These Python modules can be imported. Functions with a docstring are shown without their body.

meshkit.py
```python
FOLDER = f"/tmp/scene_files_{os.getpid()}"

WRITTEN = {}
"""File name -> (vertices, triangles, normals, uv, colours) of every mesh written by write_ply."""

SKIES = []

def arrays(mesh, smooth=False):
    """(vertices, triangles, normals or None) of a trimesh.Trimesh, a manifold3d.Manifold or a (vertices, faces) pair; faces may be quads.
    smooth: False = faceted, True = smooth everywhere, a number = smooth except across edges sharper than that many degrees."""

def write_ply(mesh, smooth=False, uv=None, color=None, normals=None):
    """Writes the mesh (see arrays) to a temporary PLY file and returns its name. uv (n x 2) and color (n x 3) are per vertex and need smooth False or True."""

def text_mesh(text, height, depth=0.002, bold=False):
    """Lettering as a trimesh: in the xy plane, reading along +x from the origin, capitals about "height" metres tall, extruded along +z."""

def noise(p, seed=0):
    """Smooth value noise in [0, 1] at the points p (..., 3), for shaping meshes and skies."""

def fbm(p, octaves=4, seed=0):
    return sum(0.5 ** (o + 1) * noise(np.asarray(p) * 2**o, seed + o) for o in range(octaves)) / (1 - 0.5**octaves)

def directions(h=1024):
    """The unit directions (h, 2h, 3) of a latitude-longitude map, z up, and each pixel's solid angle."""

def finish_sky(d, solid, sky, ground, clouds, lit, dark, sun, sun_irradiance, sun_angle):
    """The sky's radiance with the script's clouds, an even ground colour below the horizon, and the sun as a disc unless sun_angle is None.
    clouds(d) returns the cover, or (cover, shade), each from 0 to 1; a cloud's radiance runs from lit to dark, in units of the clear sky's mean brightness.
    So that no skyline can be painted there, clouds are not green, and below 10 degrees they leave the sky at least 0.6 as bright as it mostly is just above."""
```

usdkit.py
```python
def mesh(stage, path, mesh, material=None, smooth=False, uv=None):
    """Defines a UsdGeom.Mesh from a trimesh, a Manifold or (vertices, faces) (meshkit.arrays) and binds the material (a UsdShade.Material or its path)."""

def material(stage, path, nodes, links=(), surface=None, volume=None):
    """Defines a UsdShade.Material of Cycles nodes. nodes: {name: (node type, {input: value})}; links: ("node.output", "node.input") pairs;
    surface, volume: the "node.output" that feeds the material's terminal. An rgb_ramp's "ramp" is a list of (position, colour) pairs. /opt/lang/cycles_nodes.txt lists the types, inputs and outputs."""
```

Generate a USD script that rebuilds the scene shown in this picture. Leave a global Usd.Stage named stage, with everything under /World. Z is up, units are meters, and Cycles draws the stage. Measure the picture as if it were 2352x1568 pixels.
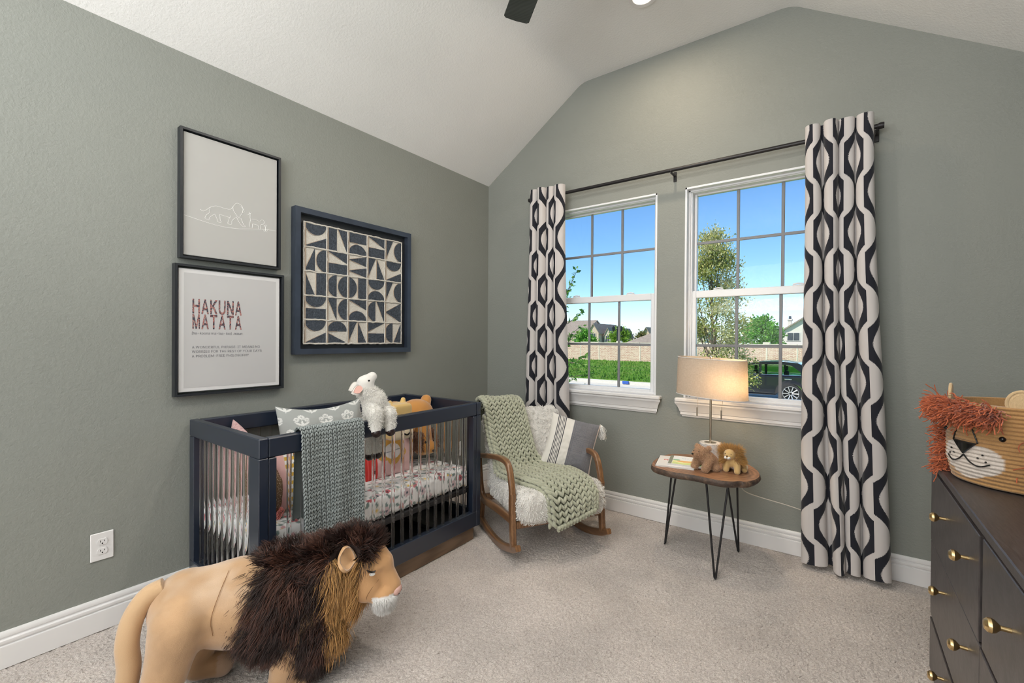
import math, numpy as np, trimesh, manifold3d, usdkit, meshkit
from shapely.geometry import Polygon, Point, LineString, box as sbox
from shapely.ops import unary_union
from pxr import Usd, UsdGeom, UsdLux, UsdShade, Gf, Sdf, Vt

PI = math.pi
stage = Usd.Stage.CreateInMemory()
UsdGeom.SetStageUpAxis(stage, 'Z')
UsdGeom.SetStageMetersPerUnit(stage, 1.0)
WORLD = UsdGeom.Xform.Define(stage, '/World')
UsdGeom.Scope.Define(stage, '/World/Looks')
RNG = np.random.default_rng(11)

# ---------------------------------------------------------------- camera
FPX, YAW, PIT, ROL = 1029.567, 0.632844, -0.006029, 0.006695
CAM = np.array([2.639, -3.2175, 1.3])
_f = np.array([-math.sin(YAW) * math.cos(PIT), math.cos(YAW) * math.cos(PIT), math.sin(PIT)])
_r = np.array([math.cos(YAW), math.sin(YAW), 0.0])
_u = np.cross(_r, _f)
_rr, _uu = math.cos(ROL) * _r + math.sin(ROL) * _u, -math.sin(ROL) * _r + math.cos(ROL) * _u
camera = UsdGeom.Camera.Define(stage, '/World/Camera')
camera.CreateHorizontalApertureAttr(36.0)
camera.CreateFocalLengthAttr(36.0 * FPX / 2352)
camera.CreateClippingRangeAttr((0.05, 2000.0))
camera.AddTransformOp().Set(Gf.Matrix4d(*_rr, 0, *_uu, 0, *(-_f), 0, *CAM, 1))
camera.CreateExposureAttr(0.0)


# ---------------------------------------------------------------- material graph helper
class Sock(str):
    pass


class Mat:
    def __init__(s, name):
        s.name, s.n, s.l = name, {}, []

    def __call__(s, kind, out, **inp):
        k = f'n{len(s.n)}'
        const = {}
        for a, v in inp.items():
            if isinstance(v, Sock):
                s.l.append((str(v), f'{k}.{a}'))
            else:
                const[a] = v
        s.n[k] = (kind, const)
        return Sock(f'{k}.{out}')

    def math(s, op, a, b=0.0, c=0.0):
        return s('math', 'value', math_type=op, value1=a, value2=b, value3=c)

    def mix(s, fac, a, b, kind='mix'):
        return s('mix', 'color', mix_type=kind, fac=fac, color1=a, color2=b)

    def ramp(s, fac, stops, interp=True):
        return s('rgb_ramp', 'color', fac=fac, ramp=stops, interpolate=interp)

    def co(s):
        return s('texture_coordinate', 'object')

    def noise(s, vec, scale, detail=3.0, rough=0.5, out='fac'):
        return s('noise_texture', out, vector=vec, scale=scale, detail=detail, roughness=rough)

    def scale(s, vec, xyz):
        return s('mapping', 'vector', vector=vec, scale=xyz)

    def bump(s, h, strength=0.3, dist=0.01):
        return s('bump', 'normal', height=h, strength=strength, distance=dist)

    def done(s, surface=None, volume=None, **pr):
        if surface is None and volume is None:
            surface = s('principled_bsdf', 'BSDF', **pr)
        return usdkit.material(stage, '/World/Looks/' + s.name, s.n, s.l, surface=surface, volume=volume)


# ---------------------------------------------------------------- sky, sun, lamps of the room
m = Mat('sky_light')
sk = m('sky_texture', 'color', sky_type='multiple_scattering', sun_disc=False, sun_elevation=0.9, sun_rotation=3.6, altitude=200.0, air_density=1.0, aerosol_density=0.35, ozone_density=3.0)
sk = m('hsv', 'color', color=sk, saturation=1.05, value=1.0, hue=0.5)
sky_m = m.done(m('background_shader', 'background', color=sk, strength=0.095))
dome = UsdLux.DomeLight.Define(stage, '/World/sky_dome')
dome.CreateIntensityAttr(1.0)
UsdShade.MaterialBindingAPI.Apply(dome.GetPrim()).Bind(sky_m)


def aim(x, loc, d):
    """Points a light's -z along d."""
    d = np.asarray(d, float) / np.linalg.norm(d)
    z = -d
    a = np.cross([0, 0, 1.0] if abs(z[2]) < 0.99 else [0, 1.0, 0], z)
    a /= np.linalg.norm(a)
    b = np.cross(z, a)
    x.AddTransformOp().Set(Gf.Matrix4d(*a, 0, *b, 0, *z, 0, *map(float, loc), 1))


sun = UsdLux.DistantLight.Define(stage, '/World/sun')
sun.CreateIntensityAttr(1.5)
sun.CreateAngleAttr(0.6)
sun.CreateNormalizeAttr(True)
sun.CreateColorAttr((1.0, 0.94, 0.84))
aim(sun, (0, 0, 8), (0.42, 0.62, -0.86))


def rect(name, loc, d, w, h, power, color):
    """A soft box lamp; power is its radiance."""
    l = UsdLux.RectLight.Define(stage, '/World/' + name)
    l.CreateWidthAttr(w)
    l.CreateHeightAttr(h)
    l.CreateIntensityAttr(power)
    l.CreateColorAttr(color)
    aim(l, loc, d)


# the photographer's lights stand behind the camera: one thrown at the ceiling, one soft box
rect('bounce_lamp', (1.8, -5.1, 1.9), (-0.05, 0.22, 1.0), 2.2, 1.4, 13.5, (0.98, 0.99, 1.0))
rect('soft_box_lamp', (1.9, -6.0, 1.85), (-0.08, 1.0, -0.02), 2.4, 1.7, 5.2, (0.98, 0.99, 1.0))


# ---------------------------------------------------------------- stage helpers
PLACE = {}                                                          # thing path -> its world matrix


def numbered(parent, name):
    p = f'{parent}/{name}'
    k = 0
    while stage.GetPrimAtPath(p):
        k += 1
        p = f'{parent}/{name}_{k:03d}'
    return p


def tag(prim, label=None, cat=None, group=None, kind=None):
    for k, v in (('label', label), ('category', cat), ('group', group), ('kind', kind)):
        if v:
            prim.SetCustomDataByKey(k, v)
    return prim


def thing(name, label, cat, loc=(0, 0, 0), rz=0.0, group=None, kind=None):
    p = numbered('/World', name)
    x = UsdGeom.Xform.Define(stage, p)
    x.AddTranslateOp().Set(Gf.Vec3d(*map(float, loc)))
    x.AddRotateZOp().Set(math.degrees(rz))
    c, s_ = math.cos(rz), math.sin(rz)
    PLACE[p] = (np.array(loc, float), np.array([[c, -s_, 0], [s_, c, 0], [0, 0, 1.0]]))
    return tag(x.GetPrim(), label, cat, group, kind)


def inst(src, name, label, cat, loc, rz=0.0, group=None, scale=None):
    """A copy of a thing by internal reference, instanceable."""
    p = numbered('/World', name)
    x = UsdGeom.Xform.Define(stage, p)
    x.GetPrim().GetReferences().AddInternalReference(src.GetPath())
    x.ClearXformOpOrder()
    x.AddTranslateOp().Set(Gf.Vec3d(*map(float, loc)))
    x.AddRotateZOp().Set(math.degrees(rz))
    if scale:
        x.AddScaleOp().Set(Gf.Vec3f(*scale))
    x.GetPrim().SetInstanceable(True)
    return tag(x.GetPrim(), label, cat, group)


def arr(mesh):
    if hasattr(mesh, 'to_mesh'):
        q = mesh.to_mesh()
        return np.array(q.vert_properties[:, :3], float), np.array(q.tri_verts)
    if isinstance(mesh, (tuple, list)):
        return np.asarray(mesh[0], float), np.asarray(mesh[1], int)
    return np.asarray(mesh.vertices, float), np.asarray(mesh.faces, int)


def part(parent, name, mesh, mat, smooth=30, cd=None, uv=None, label=None, kind=None, local=False):
    """ONE Mesh prim under parent (a prim) or under /World. Vertices are in world coordinates unless local."""
    base = '/World' if parent is None else str(parent.GetPath())
    v, f = arr(mesh)
    if not local and base in PLACE:
        o, R = PLACE[base]
        v = (v - o) @ R
    elif not local and parent is not None:
        top = '/'.join(base.split('/')[:3])
        if top in PLACE:
            o, R = PLACE[top]
            v = (v - o) @ R
    path = numbered(base, name)
    if cd is not None or uv is not None:
        smooth = bool(smooth)
    g = usdkit.mesh(stage, path, (v, f), mat, smooth=smooth, uv=uv)
    if cd is not None:
        cd = np.asarray(cd, np.float32)
        UsdGeom.PrimvarsAPI(g).CreatePrimvar('Cd', Sdf.ValueTypeNames.Color3fArray, 'vertex').Set(Vt.Vec3fArray.FromNumpy(cd))
    tag(g.GetPrim(), label, None, None, kind)
    return g.GetPrim()


def struct(name, mesh, mat, smooth=False, label=None, parent=None):
    p = part(parent, name, mesh, mat, smooth)
    tag(p, label or None, None, None, 'structure' if parent is None else None)
    return p


def curves(parent, name, strands, widths, mat, cd=None, kind=None, label=None, local=False):
    """Hair: strands (n, k, 3) in world coordinates; widths (n,k), (k,) or a number."""
    base = str(parent.GetPath())
    s_ = np.asarray(strands, float)
    top = '/'.join(base.split('/')[:3])
    if top in PLACE and not local:
        o, R = PLACE[top]
        s_ = (s_ - o) @ R
    n, k = s_.shape[:2]
    b = UsdGeom.BasisCurves.Define(stage, numbered(base, name))
    b.CreateTypeAttr('linear')
    b.CreatePointsAttr(Vt.Vec3fArray.FromNumpy(s_.reshape(-1, 3).astype(np.float32)))
    b.CreateCurveVertexCountsAttr(Vt.IntArray.FromNumpy(np.full(n, k, np.int32)))
    w = np.broadcast_to(np.asarray(widths, float), (n, k)).reshape(-1)
    b.CreateWidthsAttr(Vt.FloatArray.FromNumpy(w.astype(np.float32)))
    b.SetWidthsInterpolation('vertex')
    UsdShade.MaterialBindingAPI.Apply(b.GetPrim()).Bind(mat)
    if cd is not None:
        cd = np.asarray(cd, np.float32)
        UsdGeom.PrimvarsAPI(b).CreatePrimvar('Cd', Sdf.ValueTypeNames.Color3fArray, 'uniform').Set(Vt.Vec3fArray.FromNumpy(cd))
    tag(b.GetPrim(), label, None, None, kind)
    return b.GetPrim()


# ---------------------------------------------------------------- shape helpers
def cat(*ms):
    vs, fs, n = [], [], 0
    for q in ms:
        v, f = arr(q)
        vs.append(v)
        fs.append(f + n)
        n += len(v)
    return np.vstack(vs), np.vstack(fs)


def box(x0, x1, y0, y1, z0, z1, bev=0.0):
    lo, hi = np.minimum([x0, y0, z0], [x1, y1, z1]), np.maximum([x0, y0, z0], [x1, y1, z1])
    if bev <= 0:
        b = trimesh.creation.box(bounds=[lo, hi])
        return np.array(b.vertices), np.array(b.faces)
    bev = min(bev, 0.45 * (hi - lo).min())
    pts = []
    for sx in (0, 1):
        for sy in (0, 1):
            for sz in (0, 1):
                s_ = np.array([sx, sy, sz])
                c = np.where(s_, hi, lo)
                inn = np.where(s_, -1, 1) * bev
                for k in range(3):
                    q = c + inn
                    q[k] = c[k]
                    pts.append(q)
    h = trimesh.Trimesh(pts).convex_hull
    return np.array(h.vertices), np.array(h.faces)


def obox(c, size, axes, bev=0.0):
    """Box at centre c, with axes the rows of a 3x3."""
    v, f = box(-size[0] / 2, size[0] / 2, -size[1] / 2, size[1] / 2, -size[2] / 2, size[2] / 2, bev)
    return v @ np.asarray(axes) + np.asarray(c), f


def spline(pts, n):
    """Catmull-Rom through pts, n points."""
    p = np.asarray(pts, float)
    if len(p) == 2:
        t = np.linspace(0, 1, n)[:, None]
        return p[0] * (1 - t) + p[1] * t
    q = np.vstack([2 * p[0] - p[1], p, 2 * p[-1] - p[-2]])
    t = np.linspace(0, len(p) - 1 - 1e-9, n)
    i = t.astype(int)
    u = (t - i)[:, None]
    a, b, c, d = q[i], q[i + 1], q[i + 2], q[i + 3]
    return 0.5 * (2 * b + (c - a) * u + (2 * a - 5 * b + 4 * c - d) * u ** 2 + (3 * b - a - 3 * c + d) * u ** 3)


def tube(pts, r, sides=8, cap=True, flat=None):
    """A tube along pts; r a number or one per point; flat = (direction, factor) squashes the section."""
    p = np.asarray(pts, float)
    n = len(p)
    r = np.broadcast_to(np.asarray(r, float), (n,))
    t = np.gradient(p, axis=0)
    t /= np.linalg.norm(t, axis=1, keepdims=True) + 1e-12
    a = np.zeros_like(p)
    up = np.array([0, 0, 1.0]) if abs(t[0, 2]) < 0.9 else np.array([1.0, 0, 0])
    prev = np.cross(t[0], up)
    for i in range(n):
        prev = prev - t[i] * np.dot(prev, t[i])
        prev /= np.linalg.norm(prev) + 1e-12
        a[i] = prev
    b = np.cross(t, a)
    g = np.arange(sides) * 2 * PI / sides
    v = p[:, None] + r[:, None, None] * (np.cos(g)[None, :, None] * a[:, None] + np.sin(g)[None, :, None] * b[:, None])
    i, j = np.meshgrid(np.arange(n - 1), np.arange(sides), indexing='ij')
    q = np.stack([i * sides + j, i * sides + (j + 1) % sides, (i + 1) * sides + (j + 1) % sides, (i + 1) * sides + j], -1).reshape(-1, 4)
    f = np.vstack([q[:, [0, 2, 1]], q[:, [0, 3, 2]]])
    v = v.reshape(-1, 3)
    if cap:
        m_ = len(v)
        v = np.vstack([v, p[0], p[-1]])
        k = np.arange(sides)
        f = np.vstack([f, np.stack([np.full(sides, m_), k, (k + 1) % sides], 1), np.stack([np.full(sides, m_ + 1), (n - 1) * sides + (k + 1) % sides, (n - 1) * sides + k], 1)])
    f = f[:, ::-1]
    # make sure faces look outward
    tri = v[f]
    c = tri.mean(1) - p[np.clip((np.minimum(f[:, 0], n * sides - 1) // sides), 0, n - 1)]
    nrm = np.cross(tri[:, 1] - tri[:, 0], tri[:, 2] - tri[:, 0])
    if (np.einsum('ij,ij->i', c, nrm) > 0).mean() < 0.5:
        f = f[:, ::-1]
    return v, f


def lathe(prof, n=24, c=(0, 0, 0), axis=(0, 0, 1), ell=(1.0, 1.0)):
    """Revolves [(radius, height)...] about axis through c."""
    pr = np.asarray(prof, float)
    g = np.arange(n) * 2 * PI / n
    v = np.stack([pr[:, None, 0] * np.cos(g) * ell[0], pr[:, None, 0] * np.sin(g) * ell[1], np.broadcast_to(pr[:, None, 1], (len(pr), n))], -1).reshape(-1, 3)
    i, j = np.meshgrid(np.arange(len(pr) - 1), np.arange(n), indexing='ij')
    q = np.stack([i * n + j, i * n + (j + 1) % n, (i + 1) * n + (j + 1) % n, (i + 1) * n + j], -1).reshape(-1, 4)
    f = np.vstack([q[:, [0, 1, 2]], q[:, [0, 2, 3]]])
    z = np.asarray(axis, float) / np.linalg.norm(axis)
    a = np.cross([0, 1.0, 0] if abs(z[1]) < 0.9 else [1.0, 0, 0], z)
    a /= np.linalg.norm(a)
    return v @ np.array([a, np.cross(z, a), z]) + np.asarray(c, float), f


def prism(poly, h, o=(0, 0, 0), ax=(1, 0, 0), ay=(0, 0, 1)):
    """Extrudes a shapely polygon by h along ax x ay, from o."""
    if isinstance(poly, (list, np.ndarray)):
        poly = Polygon(poly)
    ms = [trimesh.creation.extrude_polygon(g, h, engine='earcut') for g in getattr(poly, 'geoms', [poly])]
    v, f = cat(*ms)
    ax, ay = np.asarray(ax, float), np.asarray(ay, float)
    return v @ np.array([ax, ay, np.cross(ax, ay)]) + np.asarray(o, float), f


def ico(c, r, sub=2, R=None):
    s_ = trimesh.creation.icosphere(sub)
    v = np.array(s_.vertices) * np.asarray(r, float)
    if R is not None:
        v = v @ np.asarray(R)
    return v + np.asarray(c, float), np.array(s_.faces)


def grid_mesh(P, closed_u=False):
    """Faces for a grid of points P (nu, nv, 3)."""
    nu, nv = P.shape[:2]
    i, j = np.meshgrid(np.arange(nu if closed_u else nu - 1), np.arange(nv - 1), indexing='ij')
    i2 = (i + 1) % nu
    q = np.stack([i * nv + j, i2 * nv + j, i2 * nv + j + 1, i * nv + j + 1], -1).reshape(-1, 4)
    return P.reshape(-1, 3), np.vstack([q[:, [0, 1, 2]], q[:, [0, 2, 3]]])


def sheet(P, t):
    """A cloth of thickness t from grid points P (nu, nv, 3); top face first, then the bottom, then the rim."""
    nu, nv = P.shape[:2]
    du, dv = np.gradient(P, axis=0), np.gradient(P, axis=1)
    nr = np.cross(du, dv)
    nr /= np.linalg.norm(nr, axis=-1, keepdims=True) + 1e-12
    v1, f1 = grid_mesh(P + nr * t / 2)
    v2, f2 = grid_mesh(P - nr * t / 2)
    n = nu * nv
    idx = np.arange(n).reshape(nu, nv)
    rim = np.concatenate([idx[:, 0], idx[-1, 1:], idx[-2::-1, -1], idx[0, -2:0:-1]])
    r2 = np.roll(rim, -1)
    fr = np.vstack([np.stack([rim, r2 + n, r2], 1), np.stack([rim, rim + n, r2 + n], 1)])
    return np.vstack([v1, v2]), np.vstack([f1, f2[:, ::-1] + n, fr[:, ::-1]])


def rot(axis, a):
    return trimesh.transformations.rotation_matrix(a, axis)[:3, :3]


def surface(fn, lo, hi, h):
    """Zero level of fn(points) < 0 inside, as a closed mesh (surface nets)."""
    lo, hi = np.asarray(lo, float), np.asarray(hi, float)
    n = np.ceil((hi - lo) / h).astype(int) + 1
    ax = [lo[k] + h * np.arange(n[k]) for k in range(3)]
    X = np.stack(np.meshgrid(*ax, indexing='ij'), -1)
    D = fn(X.reshape(-1, 3)).reshape(n)
    S = D < 0
    corners = [(a, b, c) for a in (0, 1) for b in (0, 1) for c in (0, 1)]
    cell = lambda A, o: A[o[0]:n[0] - 1 + o[0], o[1]:n[1] - 1 + o[1], o[2]:n[2] - 1 + o[2]]
    cnt = sum(cell(S, o).astype(int) for o in corners)
    act = (cnt > 0) & (cnt < 8)
    ids = -np.ones(act.shape, int)
    ids[act] = np.arange(act.sum())
    acc, w = np.zeros((act.sum(), 3)), np.zeros(act.sum())
    base = np.argwhere(act)
    for i, a in enumerate(corners):
        for b in corners[i + 1:]:
            if sum(abs(p - q) for p, q in zip(a, b)) != 1:
                continue
            da, db = cell(D, a)[act], cell(D, b)[act]
            x = (da < 0) != (db < 0)
            t = np.where(x, da / np.where(x, da - db, 1), 0)[:, None]
            pa, pb = np.array(a, float), np.array(b, float)
            acc += np.where(x[:, None], pa * (1 - t) + pb * t, 0)
            w += x
    V = lo + h * (base + acc / w[:, None])
    F = []
    for k in range(3):
        o = [0, 0, 0]
        o[k] = 1
        A = S[:n[0] - o[0], :n[1] - o[1], :n[2] - o[2]]
        B = S[o[0]:, o[1]:, o[2]:]
        e = np.argwhere(A != B)
        u, v_ = [q for q in range(3) if q != k]
        e = e[(e[:, u] > 0) & (e[:, v_] > 0) & (e[:, u] < n[u] - 1) & (e[:, v_] < n[v_] - 1)]
        flip = A[tuple(e.T)]
        du, dv = np.eye(3, dtype=int)[u], np.eye(3, dtype=int)[v_]
        q = np.stack([ids[tuple((e - du - dv).T)], ids[tuple((e - dv).T)], ids[tuple(e.T)], ids[tuple((e - du).T)]], 1)
        if k == 1:
            flip = ~flip
        q[~flip] = q[~flip][:, ::-1]
        F.append(q)
    q = np.vstack(F)
    return V, np.vstack([q[:, [0, 1, 2]], q[:, [0, 2, 3]]])


def cap_d(p, a, b, ra, rb):
    """Distance to a tapered capsule."""
    a, b = np.asarray(a, float), np.asarray(b, float)
    ab = b - a
    t = np.clip(((p - a) @ ab) / (ab @ ab + 1e-12), 0, 1)
    return np.linalg.norm(p - a - t[:, None] * ab, axis=1) - (ra + (rb - ra) * t)


def ell_d(p, c, r, R=None):
    q = p - np.asarray(c, float)
    if R is not None:
        q = q @ np.asarray(R).T
    r = np.asarray(r, float)
    k0 = np.linalg.norm(q / r, axis=1)
    k1 = np.linalg.norm(q / r ** 2, axis=1) + 1e-9
    return k0 * (k0 - 1) / k1


def smin(ds, k):
    d = ds[0]
    for e in ds[1:]:
        h = np.clip(0.5 + 0.5 * (e - d) / k, 0, 1)
        d = e * (1 - h) + d * h - k * h * (1 - h)
    return d


def sample(mesh, n, rng, keep=None):
    """n random points on a mesh with their smooth normals; keep(points) thins them."""
    v, f = arr(mesh)
    q = trimesh.Trimesh(v, f, process=False)
    tri = v[f]
    cr = np.cross(tri[:, 1] - tri[:, 0], tri[:, 2] - tri[:, 0])
    a = np.linalg.norm(cr, axis=1)
    if keep is not None:
        a = a * keep(tri.mean(1))
    i = rng.choice(len(f), n, p=a / a.sum())
    u = rng.random((n, 2))
    u = np.where(u.sum(1, keepdims=True) > 1, 1 - u, u)
    p = tri[i, 0] + u[:, :1] * (tri[i, 1] - tri[i, 0]) + u[:, 1:] * (tri[i, 2] - tri[i, 0])
    vn = np.zeros_like(v)
    for k in range(3):
        np.add.at(vn, f[:, k], cr)
    vn /= np.linalg.norm(vn, axis=1, keepdims=True) + 1e-12
    w0 = 1 - u.sum(1, keepdims=True)
    nn = vn[f[i, 0]] * w0 + vn[f[i, 1]] * u[:, :1] + vn[f[i, 2]] * u[:, 1:]
    return p, nn / (np.linalg.norm(nn, axis=1, keepdims=True) + 1e-12)


def hair(p, n, length, flow, k, rng, lift=0.6, curl=0.15, droop=0.0, jitter=0.3, clump=0):
    """Strands from p: leave along n, bend towards flow (a vector or one per strand)."""
    N = len(p)
    L = np.broadcast_to(np.asarray(length, float), (N,))
    fl = np.broadcast_to(np.asarray(flow, float), (N, 3))
    d = n * lift + fl * (1 - lift) + rng.normal(0, jitter, (N, 3))
    d /= np.linalg.norm(d, axis=1, keepdims=True) + 1e-12
    out, cur = [p], p
    for i in range(k - 1):
        t = (i + 1) / (k - 1)
        d = d + fl * 0.35 * t + rng.normal(0, curl, (N, 3)) * t + np.array([0, 0, -droop]) * t
        d /= np.linalg.norm(d, axis=1, keepdims=True) + 1e-12
        cur = cur + d * (L / (k - 1))[:, None]
        out.append(cur)
    S = np.stack(out, 1)
    if clump:
        c = rng.choice(N, max(1, N // clump), replace=False)
        from scipy.spatial import cKDTree
        _, j = cKDTree(p[c]).query(p)
        w = (np.linspace(0, 1, k) ** 1.5 * 0.6)[None, :, None]
        S = S * (1 - w) + (S[c][j] + (p - p[c][j])[:, None] * 0.25) * w
    return S

# ---------------------------------------------------------------- materials of the room
def plain(name, color, rough=0.5, bump=None, metallic=0.0, vary=0.0, vscale=8.0, **kw):
    """One colour, slightly uneven, with optional fine relief bump=(scale, strength, distance)."""
    m = Mat(name)
    c = m.co()
    col = tuple(color)
    if vary:
        f = m.noise(c, vscale, 4.0, 0.6)
        col = m.ramp(f, [(0.25, tuple(np.array(color) * (1 - vary))), (0.75, tuple(np.minimum(1, np.array(color) * (1 + vary))))])
    extra = dict(kw)
    if bump:
        extra['normal'] = m.bump(m.noise(c, bump[0], 3.0, 0.6), bump[1], bump[2])
    return m.done(base_color=col, roughness=rough, metallic=metallic, **extra)


def cloth(name, color, scale=700.0, sheen=0.3, vary=0.06, strength=0.25):
    """Woven cloth: fine crossing threads."""
    m = Mat(name)
    c = m.co()
    n = m.noise(c, scale, 2.0, 0.6)
    col = m.ramp(m.noise(c, 60.0, 4.0, 0.7), [(0.3, tuple(np.array(color) * (1 - vary))), (0.7, tuple(np.minimum(1, np.array(color) * (1 + vary))))])
    return m.done(base_color=col, roughness=0.9, sheen_weight=sheen, sheen_roughness=0.5, normal=m.bump(n, strength, 0.002))


def printed(name, rough=0.85, sheen=0.2, scale=600.0, strength=0.25, spec=0.3):
    """Takes its print from the mesh's own colours."""
    m = Mat(name)
    c = m.co()
    col = m('attribute', 'color', attribute='Cd')
    return m.done(base_color=col, roughness=rough, sheen_weight=sheen, specular_ior_level=spec, normal=m.bump(m.noise(c, scale, 2.0, 0.6), strength, 0.002))


def furry(name, rough=0.6, spec=0.3, sheen=0.3):
    m = Mat(name)
    return m.done(base_color=m('attribute', 'color', attribute='Cd'), roughness=rough, specular_ior_level=spec, sheen_weight=sheen)


def paint(name, color, b=0.35):
    m = Mat(name)
    c = m.co()
    h = m.math('add', m.noise(c, 75.0, 3.0, 0.55), m.math('multiply', m.noise(c, 190.0, 2.0, 0.5), 0.35))
    col = m.ramp(m.noise(c, 1.2, 3.0, 0.5), [(0.3, tuple(np.array(color) * 0.97)), (0.7, tuple(np.array(color) * 1.03))])
    return m.done(base_color=col, roughness=0.62, specular_ior_level=0.35, normal=m.bump(h, b, 0.006))


def wood(name, dark, light, stretch=(1, 14, 14), scale=3.0, rough=0.4, coat=0.15):
    m = Mat(name)
    c = m.scale(m.co(), stretch)
    n = m.noise(c, scale, 6.0, 0.65)
    w = m('wave_texture', 'fac', vector=c, scale=scale * 0.6, distortion=5.0, detail=3.0, detail_scale=1.5, bands_direction='y')
    f = m.math('add', m.math('multiply', n, 0.7), m.math('multiply', w, 0.3))
    col = m.ramp(f, [(0.25, tuple(dark)), (0.7, tuple(light))])
    return m.done(base_color=col, roughness=rough, coat_weight=coat, coat_roughness=0.25, normal=m.bump(n, 0.08, 0.002))


M = {}
M['sage'] = paint('sage_wall_paint', (0.250, 0.262, 0.238))
M['ceil'] = paint('white_ceiling_paint', (0.83, 0.83, 0.815), 0.3)
M['trim'] = plain('white_trim_paint', (0.76, 0.75, 0.745), 0.35)
M['vinyl'] = plain('white_window_vinyl', (0.76, 0.77, 0.79), 0.35)
M['grid'] = plain('grey_window_grid', (0.20, 0.205, 0.215), 0.5)
M['black_metal'] = plain('black_metal', (0.012, 0.012, 0.014), 0.4, vary=0.1)
M['bronze_metal'] = plain('dark_bronze_metal', (0.018, 0.016, 0.017), 0.38, metallic=0.3)

m = Mat('window_glass')
M['pane'] = m.done(m('mix_closure', 'closure', fac=m('fresnel', 'fac', IOR=1.22), closure1=m('transparent_bsdf', 'BSDF', color=(0.97, 0.985, 0.98)), closure2=m('glossy_bsdf', 'BSDF', roughness=0.02, color=(0.6, 0.6, 0.6))))

m = Mat('beige_carpet')
c = m.co()
n1 = m.noise(c, 170.0, 3.0, 0.7)
n2 = m.noise(c, 420.0, 2.0, 0.6)
spk = m.math('add', m.math('multiply', n1, 0.62), m.math('multiply', n2, 0.38))
col = m.ramp(spk, [(0.30, (0.22, 0.17, 0.15)), (0.43, (0.53, 0.455, 0.41)), (0.55, (0.72, 0.645, 0.59)), (0.72, (0.84, 0.79, 0.74))])
big = m.ramp(m.noise(c, 2.6, 4.0, 0.6), [(0.35, (0.86, 0.86, 0.86)), (0.62, (1.06, 1.06, 1.06))])
col = m.mix(1.0, col, big, 'multiply')
M['carpet'] = m.done(base_color=col, roughness=0.95, specular_ior_level=0.1, sheen_weight=0.35, sheen_roughness=0.6, normal=m.bump(spk, 0.9, 0.012))

# ---------------------------------------------------------------- room shell
XR, YB, ZW, ZR, XB0, XB1, TH = 3.372, -6.4, 2.705, 3.346, 0.959, 2.378, 0.16
gable = [(0, 0), (XR, 0), (XR, ZW - 0.02), (XB1, ZR), (XB0, ZR), (0, ZW)]
WINDOWS = [(0.679, 1.568), (1.760, 2.649)]
WZ0, WZ1 = 0.90, 2.354
out_wall = Polygon([(-0.2, -0.9), (XR + 0.2, -0.9), (XR + 0.2, ZW + 0.1), (XB1, ZR + 0.2), (XB0, ZR + 0.2), (-0.2, ZW + 0.1)])
wall = out_wall.difference(unary_union([sbox(a, WZ0, b, WZ1) for a, b in WINDOWS]))
struct('wall_back', prism(wall, TH, (0, TH, 0)), M['sage'], label='sage green wall with the two windows')
struct('wall_left', box(-0.16, 0, YB, 0.0, -0.1, ZW + 0.12), M['sage'], label='sage green wall behind the crib')
struct('wall_right', box(XR, XR + 0.16, YB, 0.0, -0.1, ZW + 0.1), M['sage'], label='sage green wall behind the dresser')
struct('wall_rear', prism(Polygon(gable).buffer(0.1, join_style=2), 0.16, (0, YB, 0)), M['sage'], label='sage green wall behind the camera')


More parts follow.
